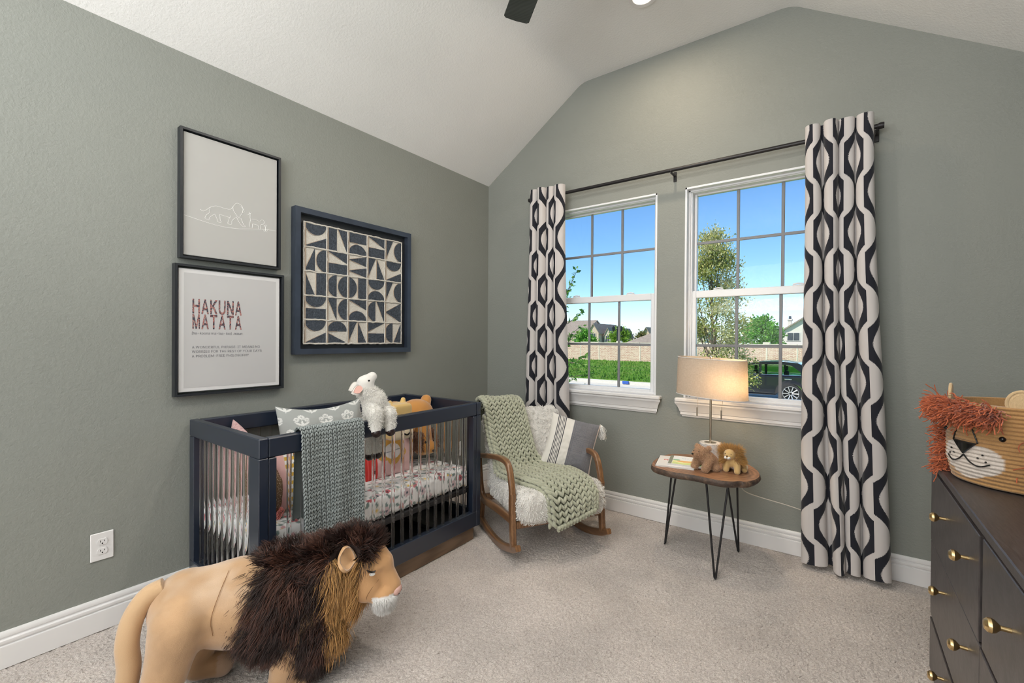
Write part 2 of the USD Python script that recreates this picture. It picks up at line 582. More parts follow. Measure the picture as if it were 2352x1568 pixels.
def slope(a, b):
    (x0, z0), (x1, z1) = a, b
    d = np.array([x1 - x0, z1 - z0])
    nn = np.array([-d[1], d[0]]) / np.linalg.norm(d) * 0.12
    return [(x0, z0), (x1, z1), (x1 + nn[0], z1 + nn[1]), (x0 + nn[0], z0 + nn[1])]


crease = []
for t in np.linspace(0, 1, 9):                                       # the drywall's soft left crease
    a, b, c_ = np.array([XB0 - 0.05, ZR - 0.05 * (ZR - ZW) / XB0]), np.array([XB0, ZR]), np.array([XB0 + 0.06, ZR])
    crease.append((1 - t) ** 2 * a + 2 * t * (1 - t) * b + t * t * c_)
crease2 = [np.array([XB1 + (XB0 - x), z]) for x, z in crease[::-1]]
ceil_line = [(-0.05, ZW - 0.05 * (ZR - ZW) / XB0)] + [tuple(q) for q in crease + crease2] + [(XR + 0.05, ZW - 0.02 - 0.05 * (ZR - ZW) / XB0)]
ceil_poly = Polygon(ceil_line + [(XR + 0.05, ZR + 0.25), (-0.05, ZR + 0.25)])
struct('ceiling', prism(ceil_poly, -YB + 0.05, (0, 0.0, 0)), M['ceil'], smooth=25, label="white vaulted ceiling")

# carpet: a dense relief of tufts, finer where the camera is near
rngc = np.random.default_rng(5)
nx, ny = 440, 470
gx, gy = np.linspace(0, XR, nx), np.concatenate([np.linspace(YB, -3.62, 22)[:-1], np.linspace(-3.6, 0, ny - 21)])
P = np.stack(list(np.meshgrid(gx, gy, indexing='ij')) + [np.zeros((nx, ny))], -1)
P[..., 2] = -0.006 + 0.007 * rngc.random((nx, ny)) + 0.006 * (meshkit.fbm(P * 5.0, 3, 3) - 0.5)
P[..., :2] += rngc.normal(0, 0.0016, (nx, ny, 2))
v, f = grid_mesh(P)
fl = part(None, 'floor', (v, f), M['carpet'], smooth=False)
tag(fl, 'beige speckled cut-pile carpet', None, None, 'structure')

bb = [(0, 0.0), (0.0185, 0.0), (0.0185, 0.082), (0.0170, 0.086), (0.0105, 0.0875), (0.0105, 0.0915), (0.0150, 0.095), (0.0162, 0.101), (0.0155, 0.107), (0.0130, 0.110), (0.0068, 0.1115), (0.0068, 0.1155), (0.0100, 0.119), (0.0105, 0.125), (0.0090, 0.133), (0.0050, 0.1395), (0.0, 0.140)]
struct('baseboard_left', prism(Polygon(bb), -YB - 0.0005, (0, -0.0005, 0), (1, 0, 0), (0, 0, 1)), M['trim'], smooth=25, label='white moulded baseboard along the left wall')
struct('baseboard_back', prism(Polygon(bb), XR, (0, 0, 0), (0, -1, 0), (0, 0, 1)) if False else prism(Polygon(bb), XR, (XR, 0, 0), (0, -1, 0), (0, 0, 1)), M['trim'], smooth=25, label='white moulded baseboard under the windows')


# ---------------------------------------------------------------- windows
def window(n, x0, x1):
    t = thing(f'window_{n}', None, None, ((x0 + x1) / 2, 0, WZ0), kind='structure')
    tag(t, ['white double-hung window beside the rocking chair', 'white double-hung window behind the table lamp'][n - 1])
    z0, z1, j = WZ0, WZ1, 0.014
    # white liner of the reveal
    part(t, 'jamb', cat(box(x0, x0 + j, -0.002, TH, z0, z1, .002), box(x1 - j, x1, -0.002, TH, z0, z1, .002), box(x0, x1, -0.002, TH, z1 - j, z1, .002)), M['vinyl'])
    fr = 0.022
    a, b = x0 + j, x1 - j
    zt = z1 - j
    yo, o = 0.055, 0.006
    part(t, 'frame', cat(box(a - o, a + fr, yo, TH, z0, zt + o, .003), box(b - fr, b + o, yo, TH, z0, zt + o, .003), box(a - o, b + o, yo, TH, zt - .014, zt + o, .003), box(a - o, b + o, yo, TH, z0 - o, z0 + 0.012, .003),
                         box(a - o, a + .012, yo - .012, yo + o, z0, zt + o, .002), box(b - .012, b + o, yo - .012, yo + o, z0, zt + o, .002), box(a - o, b + o, yo - .012, yo + o, zt - .010, zt + o, .002)), M['vinyl'])
    A, B = a + fr, b - fr
    for nm, y0, y1, za, zb, st, low, top in (('upper_sash', 0.105, 0.145, 1.600, zt - .012, 0.018, 0.047, 0.012), ('lower_sash', 0.06, 0.10, z0 + 0.006, 1.642, 0.027, 0.026, 0.049)):
        s_ = part(t, nm, cat(box(A, A + st, y0, y1, za, zb, .004), box(B - st, B, y0, y1, za, zb, .004), box(A + st, B - st, y0, y1, za, za + low, .004), box(A + st, B - st, y0, y1, zb - top, zb, .004)), M['vinyl'])
        gx0, gx1, gz0, gz1 = A + st, B - st, za + low, zb - top
        ym, hw = (y0 + y1) / 2, 0.0095
        xs = [gx0 + (gx1 - gx0) * k / 3 for k in range(4)]
        zs = [gz0 + (gz1 - gz0) * k / 2 for k in range(3)]
        for x in xs[1:3]:
            part(s_, 'muntin', box(x - hw, x + hw, ym - .005, ym + .005, gz0, gz1, .002), M['grid'])
        part(s_, 'muntin', box(gx0, gx1, ym - .0045, ym + .0045, zs[1] - hw, zs[1] + hw, .002), M['grid'])
        for i in range(3):
            for k in range(2):
                part(s_, 'pane', box(xs[i] + (hw if i else 0), xs[i + 1] - (hw if i < 2 else 0), ym - .0015, ym + .0015, zs[k] + (hw if k else 0), zs[k + 1] - (hw if k < 1 else 0)), M['pane'])
        if nm == 'lower_sash':
            for xl in ((gx0 + gx1) / 2 - 0.24, (gx0 + gx1) / 2 + 0.22):
                part(t, 'sash_lock', cat(box(xl - .032, xl + .032, 0.068, 0.092, zb, zb + .006, .002), tube([(xl - .03, .075, zb + .010), (xl, .071, zb + .014), (xl + .028, .07, zb + .009)], .005, 8)), M['vinyl'])
    # stool and moulded apron
    e = 0.045
    part(t, 'sill', cat(box(x0, x1, -0.01, 0.06, z0 - .022, z0 + .002, .002), box(x0 - e, x1 + e, -0.062, 0.0, z0 - .024, z0 + .002, .006)), M['trim'])
    ap = [(0, 0), (-0.0, -0.105), (0.008, -0.105), (0.012, -0.094), (0.0185, -0.090), (0.0185, -0.072), (0.023, -0.068), (0.028, -0.052), (0.038, -0.030), (0.046, -0.018), (0.050, -0.012), (0.050, 0.0)]
    v, f = prism(Polygon([(p, q) for p, q in ap]), x1 - x0 + 2 * e, (x1 + e, 0, z0 - .024), (0, -1, 0), (0, 0, 1))
    # mitred returns: the ends run in with the profile
    d = np.maximum(0, 0.05 + v[:, 1])                                 # how far the profile stands back from the nose
    s_ = np.where(v[:, 0] > (x0 + x1) / 2, -1, 1)
    v[:, 0] += s_ * d * 0.95
    part(t, 'apron', (v, f), M['trim'], smooth=25)


for n, (a, b) in enumerate(WINDOWS):
    window(n + 1, a, b)

# ---------------------------------------------------------------- outside: street, lawn, wall, houses, trees, car
GZ = -0.8


def grass_mat(name, a, b, c_):
    m = Mat(name)
    p = m('geometry', 'position')
    f = m.math('add', m.math('multiply', m.noise(p, 0.55, 5.0, 0.65), 0.55), m.math('multiply', m.noise(m.scale(p, (1, 0.35, 1)), 7.0, 4.0, 0.7), 0.45))
    col = m.ramp(f, [(0.33, a), (0.48, b), (0.66, c_)])
    return m.done(base_color=col, roughness=0.9, specular_ior_level=0.1, normal=m.bump(m.noise(p, 18.0, 4.0, 0.7), 1.0, 0.12))


M['grass'] = grass_mat('lawn_grass', (0.36, 0.33, 0.13), (0.17, 0.34, 0.05), (0.10, 0.26, 0.03))
m = Mat('street_concrete')
p_ = m('geometry', 'position')
M['street'] = m.done(base_color=m.ramp(m.noise(p_, 1.2, 5.0, 0.7), [(0.3, (0.52, 0.48, 0.41)), (0.7, (0.66, 0.61, 0.53))]), roughness=0.9)
M['curb'] = plain('pale_curb_concrete', (0.62, 0.58, 0.51), 0.9, vary=0.08)


def brick_mat(name, c1, c2, mort):
    m = Mat(name)
    p = m('geometry', 'position')
    x = m('separate_xyz', 'x', vector=p)
    z = m('separate_xyz', 'z', vector=p)
    vec = m('combine_xyz', 'vector', x=x, y=z, z=0.0)
    col = m('brick_texture', 'color', vector=vec, color1=c1, color2=c2, mortar=mort, scale=1.0, brick_width=0.25, row_height=0.085, mortar_size=0.015, bias=-0.25)
    col = m.mix(0.45, col, m.ramp(m.noise(p, 9.0, 3.0, 0.8), [(0.35, (0.42, 0.28, 0.22)), (0.6, (0.82, 0.72, 0.64))]), 'soft_light')
    return m.done(base_color=col, roughness=0.95)


M['brick'] = brick_mat('pale_brick', (0.40, 0.215, 0.165), (0.58, 0.42, 0.33), (0.66, 0.57, 0.48))
M['brick_dark'] = brick_mat('tan_brick', (0.40, 0.28, 0.21), (0.52, 0.40, 0.31), (0.62, 0.55, 0.47))
M['stone_cap'] = plain('pale_stone_cap', (0.66, 0.58, 0.48), 0.9, vary=0.12, vscale=2.0)
M['shingle'] = plain('grey_brown_shingles', (0.27, 0.22, 0.18), 0.95, vary=0.2, vscale=3.0)
M['siding'] = plain('beige_siding', (0.55, 0.47, 0.38), 0.9, vary=0.05)
M['siding_pale'] = plain('pale_siding', (0.63, 0.58, 0.52), 0.9, vary=0.05)
M['house_trim'] = plain('house_trim', (0.5, 0.42, 0.34), 0.8)
M['far_glass'] = plain('far_window_glass', (0.05, 0.06, 0.075), 0.15)
M['sign_red'] = plain('red_sign_face', (0.55, 0.025, 0.02), 0.5)
M['blue_mark'] = plain('blue_marker', (0.03, 0.10, 0.42), 0.5)


def ground(name, x0, x1, y0, y1, mat, label, dz=0.0, th=0.3):
    p = part(None, name, box(x0, x1, y0, y1, GZ - th, GZ + dz), mat, False)
    return tag(p, label, None, None, 'structure')


ground('near_lawn', -60, 40, 0.4, 10.6, M['grass'], 'grass strip below the windows', -0.05)
ground('street', -90, 60, 10.6, 18.1, M['street'], 'pale concrete street outside', -0.13)
ground('street_curb', -90, 60, 18.1, 18.5, M['curb'], 'pale far kerb of the street', 0.0)
ground('far_lawn', -110, 70, 18.5, 38.4, M['grass'], 'green grass verge between the street and the brick wall', 0.03)
ground('far_ground', -260, 160, 38.4, 260, M['grass'], 'ground around the far houses', 0.0)

# tufts along the lawn, so that it has a grassy edge
rg = np.random.default_rng(21)
n = 9000
px_, py_ = rg.uniform(-22, -3, n), 18.6 + 19.0 * rg.random(n) ** 1.3
h = rg.uniform(0.05, 0.22, n)
an = rg.uniform(0, PI, n)
w = 0.05
A = np.stack([px_ - w * np.cos(an), py_ - w * np.sin(an), np.full(n, GZ)], 1)
B = np.stack([px_ + w * np.cos(an), py_ + w * np.sin(an), np.full(n, GZ)], 1)
T = np.stack([px_ + rg.normal(0, .06, n), py_ + rg.normal(0, .06, n), GZ + h], 1)
v = np.stack([A, B, T], 1).reshape(-1, 3)
keep_ = np.hypot(px_ + 13.6, py_ - 25.05) > .4
v = v.reshape(-1, 3, 3)[keep_].reshape(-1, 3)
n = int(keep_.sum())
gr = part(None, 'grass', (v, np.arange(3 * n).reshape(-1, 3)), M['grass'], False)
tag(gr, 'tufts of rough grass on the verge before the brick wall', 'grass', None, 'stuff')

mk = part(None, 'kerb_marker', box(-6.12, -5.80, 18.02, 18.10, GZ - 0.10, GZ + 0.04, .01), M['blue_mark'], False)
tag(mk, 'small blue marker on the far kerb of the street', 'marker')

# the brick wall along the verge: panels between thin posts, with a stone coping
t = thing('brick_wall', 'long pale brick boundary wall with stone coping beyond the grass', 'wall', (-15, 38.2, GZ))
FY, FT = 38.2, 1.0
for k in range(24):
    x0 = -40 + 2.1 * k
    dz = 0.0 if k % 5 else 0.05
    part(t, 'brick_panel', box(x0 + .04, x0 + 2.06, FY, FY + .2, GZ - .1, FT - .12), M['brick'], False)
    part(t, 'coping_stone', box(x0 + .02, x0 + 2.08, FY - .05, FY + .25, FT - .13, FT + .0 + dz, .02), M['stone_cap'], False)
    part(t, 'post', box(x0 - .05, x0 + .05, FY - .03, FY + .2, GZ - .1, FT - .1, .01), M['stone_cap'], False)
    if k % 3 == 0:
        part(t, 'post_cap', box(x0 - .25, x0 + .25, FY - .08, FY + .28, FT - .1, FT + .16, .03), M['stone_cap'], False)


# ---- houses
def gable_house(label, x0, x1, y0, y1, zb, ze, zr, ridge='x', wallm='siding', windows=(), chimney=None, over=0.4, dark=None):
    t = thing('house', label, 'house', ((x0 + x1) / 2, (y0 + y1) / 2, zb))
    wm = M[wallm]
    xm, ym = (x0 + x1) / 2, (y0 + y1) / 2
    if ridge == 'y':                                                  # the gable faces the window
        body = prism([(x0, zb), (x1, zb), (x1, ze), (xm, zr), (x0, ze)], y1 - y0, (0, y1, 0))
        s_ = (zr - ze) / (xm - x0)
        rf = [prism([(x0 - over, ze - over * s_), (xm, zr), (xm, zr + .22), (x0 - over, ze - over * s_ + .22)], y1 - y0 + 2 * over, (0, y1 + over, 0)),
              prism([(x1 + over, ze - over * s_), (xm, zr), (xm, zr + .22), (x1 + over, ze - over * s_ + .22)], y1 - y0 + 2 * over, (0, y1 + over, 0))]
    else:
        body = prism([(y0, zb), (y1, zb), (y1, ze), (ym, zr), (y0, ze)], x1 - x0, (x0, 0, 0), (0, 1, 0), (0, 0, 1))
        s_ = (zr - ze) / (ym - y0)
        rf = [prism([(y0 - over, ze - over * s_), (ym, zr), (ym, zr + .22), (y0 - over, ze - over * s_ + .22)], x1 - x0 + 2 * over, (x0 - over, 0, 0), (0, 1, 0), (0, 0, 1)),
              prism([(y1 + over, ze - over * s_), (ym, zr), (ym, zr + .22), (y1 + over, ze - over * s_ + .22)], x1 - x0 + 2 * over, (x0 - over, 0, 0), (0, 1, 0), (0, 0, 1))]
    part(t, 'wall', body, wm, False)
    for r_ in rf:
        part(t, 'roof', r_, M['shingle'], False)
    for (wx, wz, ww, wh) in windows:
        fr = part(t, 'window', box(wx - ww / 2 - .12, wx + ww / 2 + .12, y0 - .08, y0 + .02, wz - .12, wz + wh + .12, .02), M['house_trim'] if wallm != 'siding_pale' else M['siding_pale'], False)
        for s2 in (-1, 1):
            part(fr, 'pane', box(wx + s2 * ww / 4 - ww / 4 + .04, wx + s2 * ww / 4 + ww / 4 - .04, y0 - .12, y0 - .07, wz, wz + wh), M['far_glass'], False)
    if chimney:
        cx_, cw, cz = chimney
        part(t, 'chimney', cat(box(cx_ - cw / 2, cx_ + cw / 2, ym - .5, ym + .5, zb, cz), box(cx_ - cw / 2 - .1, cx_ + cw / 2 + .1, ym - .6, ym + .6, cz - .25, cz, .03)), M['siding_pale'], False)
        part(t, 'chimney_pot', lathe([(0.0, cz + .45), (.18, cz + .45), (.2, cz), (0, cz)], 10, (cx_, ym, 0)), M['far_glass'])
    if dark:
        part(t, 'porch_roof', box(*dark, .03), M['shingle'], False)
    return t


ZB = -0.8
gable_house('big tan house with a broad grey roof at the left end of the view', -50.0, -39.25, 78, 90, ZB, 2.2, 5.15, 'x', 'brick_dark', [(-40.6, 0.1, 1.2, 1.3)], over=.3)
gable_house('tan two-storey house with paired gables just right of the broad grey roof', -38.5, -36.3, 79, 90, ZB, 2.7, 4.3, 'y', 'brick_dark', [(-37.4, 1.25, .9, 1.2), (-37.4, -.5, 1.2, 1.0)], over=.25)
gable_house('narrow tan house with a steep arched gable left of the round green tree', -35.8, -34.2, 80.5, 92, ZB, 1.9, 3.5, 'y', 'siding', [(-35.0, 0.9, .8, 1.1)], over=.2)
gable_house('brown-roofed house seen between the lamp post and the middle of the view', -33.6, -29.4, 96, 106, ZB, 2.4, 4.0, 'x', 'siding', [(-31.4, 0.8, 1.0, 1.0)])
gable_house('tan house with a small pointed gable behind the pavilion', -31.2, -28.4, 88, 94.5, ZB, 1.5, 3.7, 'y', 'brick_dark', [(-29.8, 0.6, .9, 1.1)])
gable_house('low tan house with a long roof behind the right-hand green trees', -28.6, -22.0, 104, 114, ZB, 2.4, 4.1, 'x', 'siding', [])
# hip-roofed pavilion just behind the wall
t = thing('pavilion', 'low open pavilion with a tan hipped roof behind the brick wall', 'pavilion', (-17.0, 60, ZB))
px0, px1, py0, py1, pz0, pz1 = -21.2, -14.2, 56, 63, 0.95, 2.55
v = np.array([[px0, py0, pz0], [px1, py0, pz0], [px1, py1, pz0], [px0, py1, pz0], [px0 + 3.1, 59.5, pz1], [px1 - 3.1, 59.5, pz1], [px0, py0, pz0 - .2], [px1, py0, pz0 - .2], [px1, py1, pz0 - .2], [px0, py1, pz0 - .2]])
f = np.array([[0, 1, 5], [0, 5, 4], [1, 2, 5], [2, 3, 4], [2, 4, 5], [3, 0, 4], [6, 7, 1], [6, 1, 0], [7, 8, 2], [7, 2, 1], [8, 9, 3], [8, 3, 2], [9, 6, 0], [9, 0, 3], [6, 8, 7], [6, 9, 8]])
part(t, 'roof', (v, f), M['shingle'], False)
for qx in (px0 + .6, px0 + 2.6, px0 + 4.6, px1 - .6):
    part(t, 'post', box(qx - .15, qx + .15, py0 + .5, py0 + .8, ZB, pz0 - .1), M['siding_pale'], False)
part(t, 'back_wall', box(px0 + .6, px1 - .6, py1 - 1, py1 - .7, ZB, pz0 - .1), M['far_glass'], False)
gable_house('pale two-storey house with a chimney behind the dark car', -4.75, 2.0, 76, 86, ZB, 2.6, 4.9, 'y', 'siding_pale', [(-3.1, 1.35, 1.6, 1.1)], (-3.95, 0.5, 4.75), dark=(-5.0, 2.2, 74.6, 76, 0.35, 0.75))

# ---- lamp post and stop sign
t = thing('street_lamp', 'black twin-headed street lamp post behind the brick wall', 'lamp post', (-15.75, 40.0, GZ))
lx, ly = -15.75, 40.0
part(t, 'post', tube([(lx, ly, GZ), (lx, ly, 2.2), (lx, ly, 2.62)], [.07, .055, .04], 8), M['black_metal'])
part(t, 'cross_arm', tube([(lx - .42, ly, 2.25), (lx, ly, 2.42), (lx + .42, ly, 2.25)], .035, 6), M['black_metal'])
for s_ in (-1, 1):
    part(t, 'lantern', lathe([(0, .42), (.05, .40), (.16, .28), (.15, .22), (.12, -.06), (.03, -.14), (0, -.14)], 8, (lx + s_ * .42, ly, 2.25)), M['black_metal'])
t = thing('stop_sign', 'red eight-sided road sign peeping out beside the left curtain', 'road sign', (-13.46, 25.0, GZ))
oc = [(0.40 * math.cos(PI / 8 + k * PI / 4), 0.40 * math.sin(PI / 8 + k * PI / 4)) for k in range(8)]
SX, SZ = -13.62, 2.32
part(t, 'sign_plate', prism(Polygon(oc), .02, (SX, 25.0, SZ)), M['sign_red'], False)
part(t, 'post', tube([(SX, 25.05, GZ), (SX, 25.05, SZ + .3)], .035, 6), M['grid'])

# ---- trees
m = Mat('leaf_print')
lc = m('attribute', 'color', attribute='Cd')
M['leaf'] = m.done(m('mix_closure', 'closure', fac=0.35, closure1=m('principled_bsdf', 'BSDF', base_color=lc, roughness=0.45), closure2=m('translucent_bsdf', 'BSDF', color=lc)))
M['bark'] = plain('grey_bark', (0.16, 0.12, 0.09), 0.95, bump=(30.0, 0.6, 0.02), vary=0.3)


def leaves(c, size, cols, rng, out=None, droop=0.0):
    """One folded leaf of four triangles' worth at each point c, random turn; returns mesh and colours."""
    n = len(c)
    d = rng.normal(0, 1, (n, 3))
    if out is not None:
        d = d * 0.7 + out
    d[:, 2] -= droop
    d /= np.linalg.norm(d, axis=1, keepdims=True)
    s_ = np.cross(d, rng.normal(0, 1, (n, 3)))
    s_ /= np.linalg.norm(s_, axis=1, keepdims=True)
    up = np.cross(s_, d)
    L = size * rng.uniform(0.6, 1.25, n)[:, None]
    W = L * 0.26
    base, mid, tip = c, c + d * L * 0.5 + up * L * 0.05, c + d * L
    a, b = mid + s_ * W + up * L * .08, mid - s_ * W + up * L * .08
    v = np.stack([base, a, tip, b, mid], 1).reshape(-1, 3)
    k = np.arange(n)[:, None] * 5
    f = np.concatenate([k + [0, 1, 4], k + [1, 2, 4], k + [4, 2, 3], k + [0, 4, 3]], 0)
    col = np.asarray(cols, float)[rng.integers(0, len(cols), n)] * rng.uniform(0.75, 1.2, (n, 1))
    return (v, f), np.clip(np.repeat(col, 5, 0), 0, 1)


def tree(name, label, base, height, crown, n, size, cols, rng, group=None, trunk=0.06, shells=14, branches=9):
    """crown: function t in 0..1 -> (radius at that height fraction); leaves gather in clusters."""
    t = thing(name, label, 'tree', base, group=group)
    b = np.array(base, float)
    z0 = crown['z0'] - b[2]
    H = height
    pts, brs = [], []
    cl = []
    for k in range(shells * 6):
        u = rng.random()
        r = crown['r'](u) * rng.uniform(0.25, 1.0) ** 0.6
        a = rng.uniform(0, 2 * PI)
        cl.append((b[0] + r * math.cos(a), b[1] + r * math.sin(a), b[2] + z0 + (H - z0) * u))
    cl = np.array(cl)
    i = rng.integers(0, len(cl), n)
    spread = crown['spread']
    c = cl[i] + rng.normal(0, spread, (n, 3)) * np.array([1, 1, .8])
    out = c - (b + [0, 0, z0 + 0.3 * (H - z0)])
    out /= np.linalg.norm(out, axis=1, keepdims=True) + 1e-9
    (v, f), col = leaves(c, size, cols, rng, out)
    part(t, 'foliage', (v, f), M['leaf'], False, cd=col, kind='stuff')
    part(t, 'trunk', tube(spline([b, b + [0.02 * H, 0, .35 * H], b + [-.01 * H, 0, .65 * H], b + [0, 0, .95 * H]], 12), np.linspace(trunk, trunk * .2, 12), 7), M['bark'])
    for k in rng.choice(len(cl), branches, replace=False):
        q = cl[k]
        s_ = np.array([b[0], b[1], max(b[2] + .25 * H, b[2] + (q[2] - b[2]) * 0.6)])
        part(t, 'branch', tube(spline([s_, (s_ + q) / 2 + [0, 0, -.03 * H], q], 6), np.linspace(trunk * .4, trunk * .12, 6), 5), M['bark'])
    return t


rt = np.random.default_rng(77)
OLIVE = [(0.48, 0.46, 0.12), (0.36, 0.38, 0.10), (0.60, 0.53, 0.18), (0.22, 0.26, 0.06), (0.70, 0.66, 0.36)]
GREEN = [(0.13, 0.36, 0.04), (0.18, 0.45, 0.05), (0.09, 0.26, 0.03), (0.26, 0.52, 0.08)]
LIME = [(0.24, 0.40, 0.04), (0.30, 0.46, 0.06), (0.17, 0.30, 0.03)]
RUST = [(0.18, 0.20, 0.05), (0.26, 0.20, 0.06), (0.13, 0.17, 0.04)]
tree('slender_tree', 'slender olive-leaved tree in the left half of the lamp-side window', (-0.22, 10.0, GZ), 5.0, dict(z0=0.0, r=lambda u: 0.20 + 0.85 * (1 - u) ** 0.7, spread=0.13), 20000, 0.075, OLIVE, rt, trunk=.05, shells=24, branches=26)
tree('round_tree', 'dense bright green tree standing above the brick wall by the pale house', (-5.3, 60.0, GZ), 4.5, dict(z0=0.3, r=lambda u: 2.1 * math.sin(PI * min(1, .25 + .75 * u)) ** .7, spread=0.4), 5200, 0.42, GREEN, rt, trunk=.14, shells=8)
tree('round_tree', 'round yellow-green tree beside the street lamp', (-24.6, 62.0, GZ), 3.75, dict(z0=0.2, r=lambda u: 1.25 * math.sin(PI * min(1, .25 + .75 * u)) ** .6, spread=0.28), 3000, 0.34, LIME, rt, trunk=.10, shells=7)
tree('round_tree', 'dull reddish-green tree right of the street lamp', (-23.2, 66.5, GZ), 3.15, dict(z0=0.2, r=lambda u: 0.9 * math.sin(PI * min(1, .25 + .75 * u)) ** .6, spread=0.25), 2000, 0.30, RUST, rt, trunk=.10, shells=6)
tree('round_tree', 'green tree between the pointed gable and the pavilion', (-18.9, 69.0, GZ), 4.0, dict(z0=0.2, r=lambda u: 1.7 * math.sin(PI * min(1, .3 + .7 * u)) ** .8, spread=0.35), 3200, 0.36, GREEN, rt, trunk=.10, shells=7)
tree('round_tree', 'green tree in front of the broad grey roof', (-29.6, 60.0, GZ), 3.3, dict(z0=0.2, r=lambda u: 1.5 * math.sin(PI * min(1, .3 + .7 * u)) ** .8, spread=0.3), 2800, 0.34, GREEN, rt, trunk=.10, shells=7)

# young tree close to the first window: long shoots with broad leaves
t = thing('young_tree', 'young broad-leaved tree close outside beside the left curtain', 'tree', (-0.98, 3.0, GZ))
tb = np.array([-0.98, 3.0, GZ])
part(t, 'trunk', tube(spline([tb, tb + [.03, 0, 1.2], tb + [-.02, 0, 2.2], tb + [.05, 0, 3.1]], 12), np.linspace(.028, .008, 12), 7), M['bark'])
YG = [(0.10, 0.24, 0.04), (0.15, 0.32, 0.05), (0.07, 0.17, 0.03), (0.26, 0.40, 0.08)]
lv, cl = [], []
for (z, dx, dz, nl) in ((1.75, .34, .62, 26), (1.5, .16, .75, 16), (1.45, .50, .30, 22), (1.1, .42, .34, 24), (.95, .50, -.02, 24), (.75, .46, .30, 30), (.55, .55, -.10, 30), (.50, .40, -.42, 30), (.9, .30, .62, 22), (.35, .5, .22, 26), (.3, .42, -.30, 26), (.65, .55, .12, 26)):
    for s_ in (1, -1):
        q = spline([(-.98, 3.0, z), (-.98 + s_ * dx * .5, 3.0 + rt.uniform(-.1, .1), z + dz * .6), (-.98 + s_ * dx, 3.0 + rt.uniform(-.2, .2), z + dz)], 12)
        part(t, 'branch', tube(q, np.linspace(.008, .002, 12), 5), M['bark'])
        i = rt.integers(3, 12, nl)
        o_ = np.gradient(q, axis=0)[i] * 8
        (v, f), c_ = leaves(q[i] + rt.normal(0, .012, (nl, 3)), 0.085, YG, rt, o_, 0.25)
        lv.append((v, f))
        cl.append(c_)
part(t, 'foliage', cat(*lv), M['leaf'], False, cd=np.vstack(cl), kind='stuff')

# ---- the car, parked at the far kerb, nose to the left
M['car_paint'] = plain('black_car_paint', (0.010, 0.012, 0.017), 0.22, coat_weight=1.0, coat_roughness=0.04)
m = Mat('tinted_car_glass')
M['car_glass'] = m.done(m('mix_closure', 'closure', fac=m('fresnel', 'fac', IOR=1.4), closure1=m('transparent_bsdf', 'BSDF', color=(0.62, 0.78, 0.66)), closure2=m('glossy_bsdf', 'BSDF', roughness=.02, color=(.8, .8, .8))))
M['tyre'] = plain('black_tyre', (0.02, 0.02, 0.02), 0.8)
M['chrome'] = plain('chrome', (0.8, 0.8, 0.8), 0.12, metallic=1.0)
M['alloy'] = plain('silver_alloy', (0.72, 0.71, 0.69), 0.3, metallic=0.7)
CX, CY, CG = 1.22, 15.45, GZ - 0.13
t = thing('car', 'black saloon car with chrome window trim parked across the street', 'car', (-0.3, 16.4, CG))


def car_layers(poly, ys, ins):
    """Lofts a side outline across the car: ys with insets."""
    rings = []
    for y, i_ in zip(ys, ins):
        q = poly.buffer(-i_, join_style=1) if i_ else poly
        q = max(getattr(q, 'geoms', [q]), key=lambda g: g.area)
        L = LineString(list(q.exterior.coords))
        rings.append([(CX + p.x, y, CG + p.y) for p in [L.interpolate(k / 120, normalized=True) for k in range(120)]])
    R = np.array(rings)
    v, f = grid_mesh(np.transpose(R, (1, 0, 2)), closed_u=True)
    caps = []
    for k in (0, len(ys) - 1):
        c0 = Polygon([(p[0], p[2]) for p in R[k]])
        vv, ff = trimesh.creation.triangulate_polygon(c0, engine='earcut')
        vv = np.asarray(vv)
        caps.append((np.stack([vv[:, 0], np.full(len(vv), ys[k]), vv[:, 1]], 1), np.asarray(ff)))
    return cat((v, f), *caps)


side = Polygon([(-3.95, .30), (-3.98, .62), (-3.9, .80), (-2.6, .93), (-1.9, .98), (0.45, 1.0), (1.0, .98), (1.10, .92), (1.13, .5), (1.05, .28), (-3.6, .20)])
side = side.difference(Point(0, .34).buffer(.42)).difference(Point(-3.05, .34).buffer(.42)).buffer(-.03).buffer(.03)
side = max(getattr(side, 'geoms', [side]), key=lambda g: g.area)
part(t, 'body', car_layers(side, [CY, CY + .05, CY + .2, CY + 1.7, CY + 1.85, CY + 1.9], [.07, .02, 0, 0, .02, .07]), M['car_paint'], 40)
top = Polygon([(-2.25, .94), (-1.45, 1.36), (-1.0, 1.44), (-.35, 1.465), (.2, 1.42), (.55, 1.25), (.98, .98)]).buffer(.03).buffer(-.02)
panes_ = [[(-1.9, .985), (-1.40, 1.30), (-1.02, 1.36), (-1.02, .985)], [(-.93, .985), (-.93, 1.36), (-.38, 1.375), (-.33, .985)], [(-.27, .985), (-.31, 1.37), (.02, 1.33), (.28, 1.12), (.30, .985)]]
skin = top.difference(unary_union([Polygon(q) for q in panes_])).difference(sbox(-3, 0, 3, .985)).buffer(0)
roof_band = top.intersection(sbox(-3, 1.38, 3, 2))
part(t, 'roof', car_layers(roof_band, [CY + .20, CY + .30, CY + 1.6, CY + 1.70], [.01, 0, 0, .01]), M['car_paint'], 40)
for y_ in (CY + .10, CY + 1.72):
    part(t, 'cabin_frame', prism([(CX + a, CG + b) for a, b in (skin if skin.geom_type == 'Polygon' else max(skin.geoms, key=lambda g: g.area)).exterior.coords] if skin.geom_type == 'Polygon' and not skin.interiors else Polygon([(CX + a, CG + b) for a, b in top.exterior.coords]).difference(unary_union([Polygon([(CX + a, CG + b) for a, b in q]) for q in panes_])).difference(sbox(CX - 3, CG, CX + 3, CG + .985)), .10, (0, y_ + .1, 0)), M['car_paint'], False)
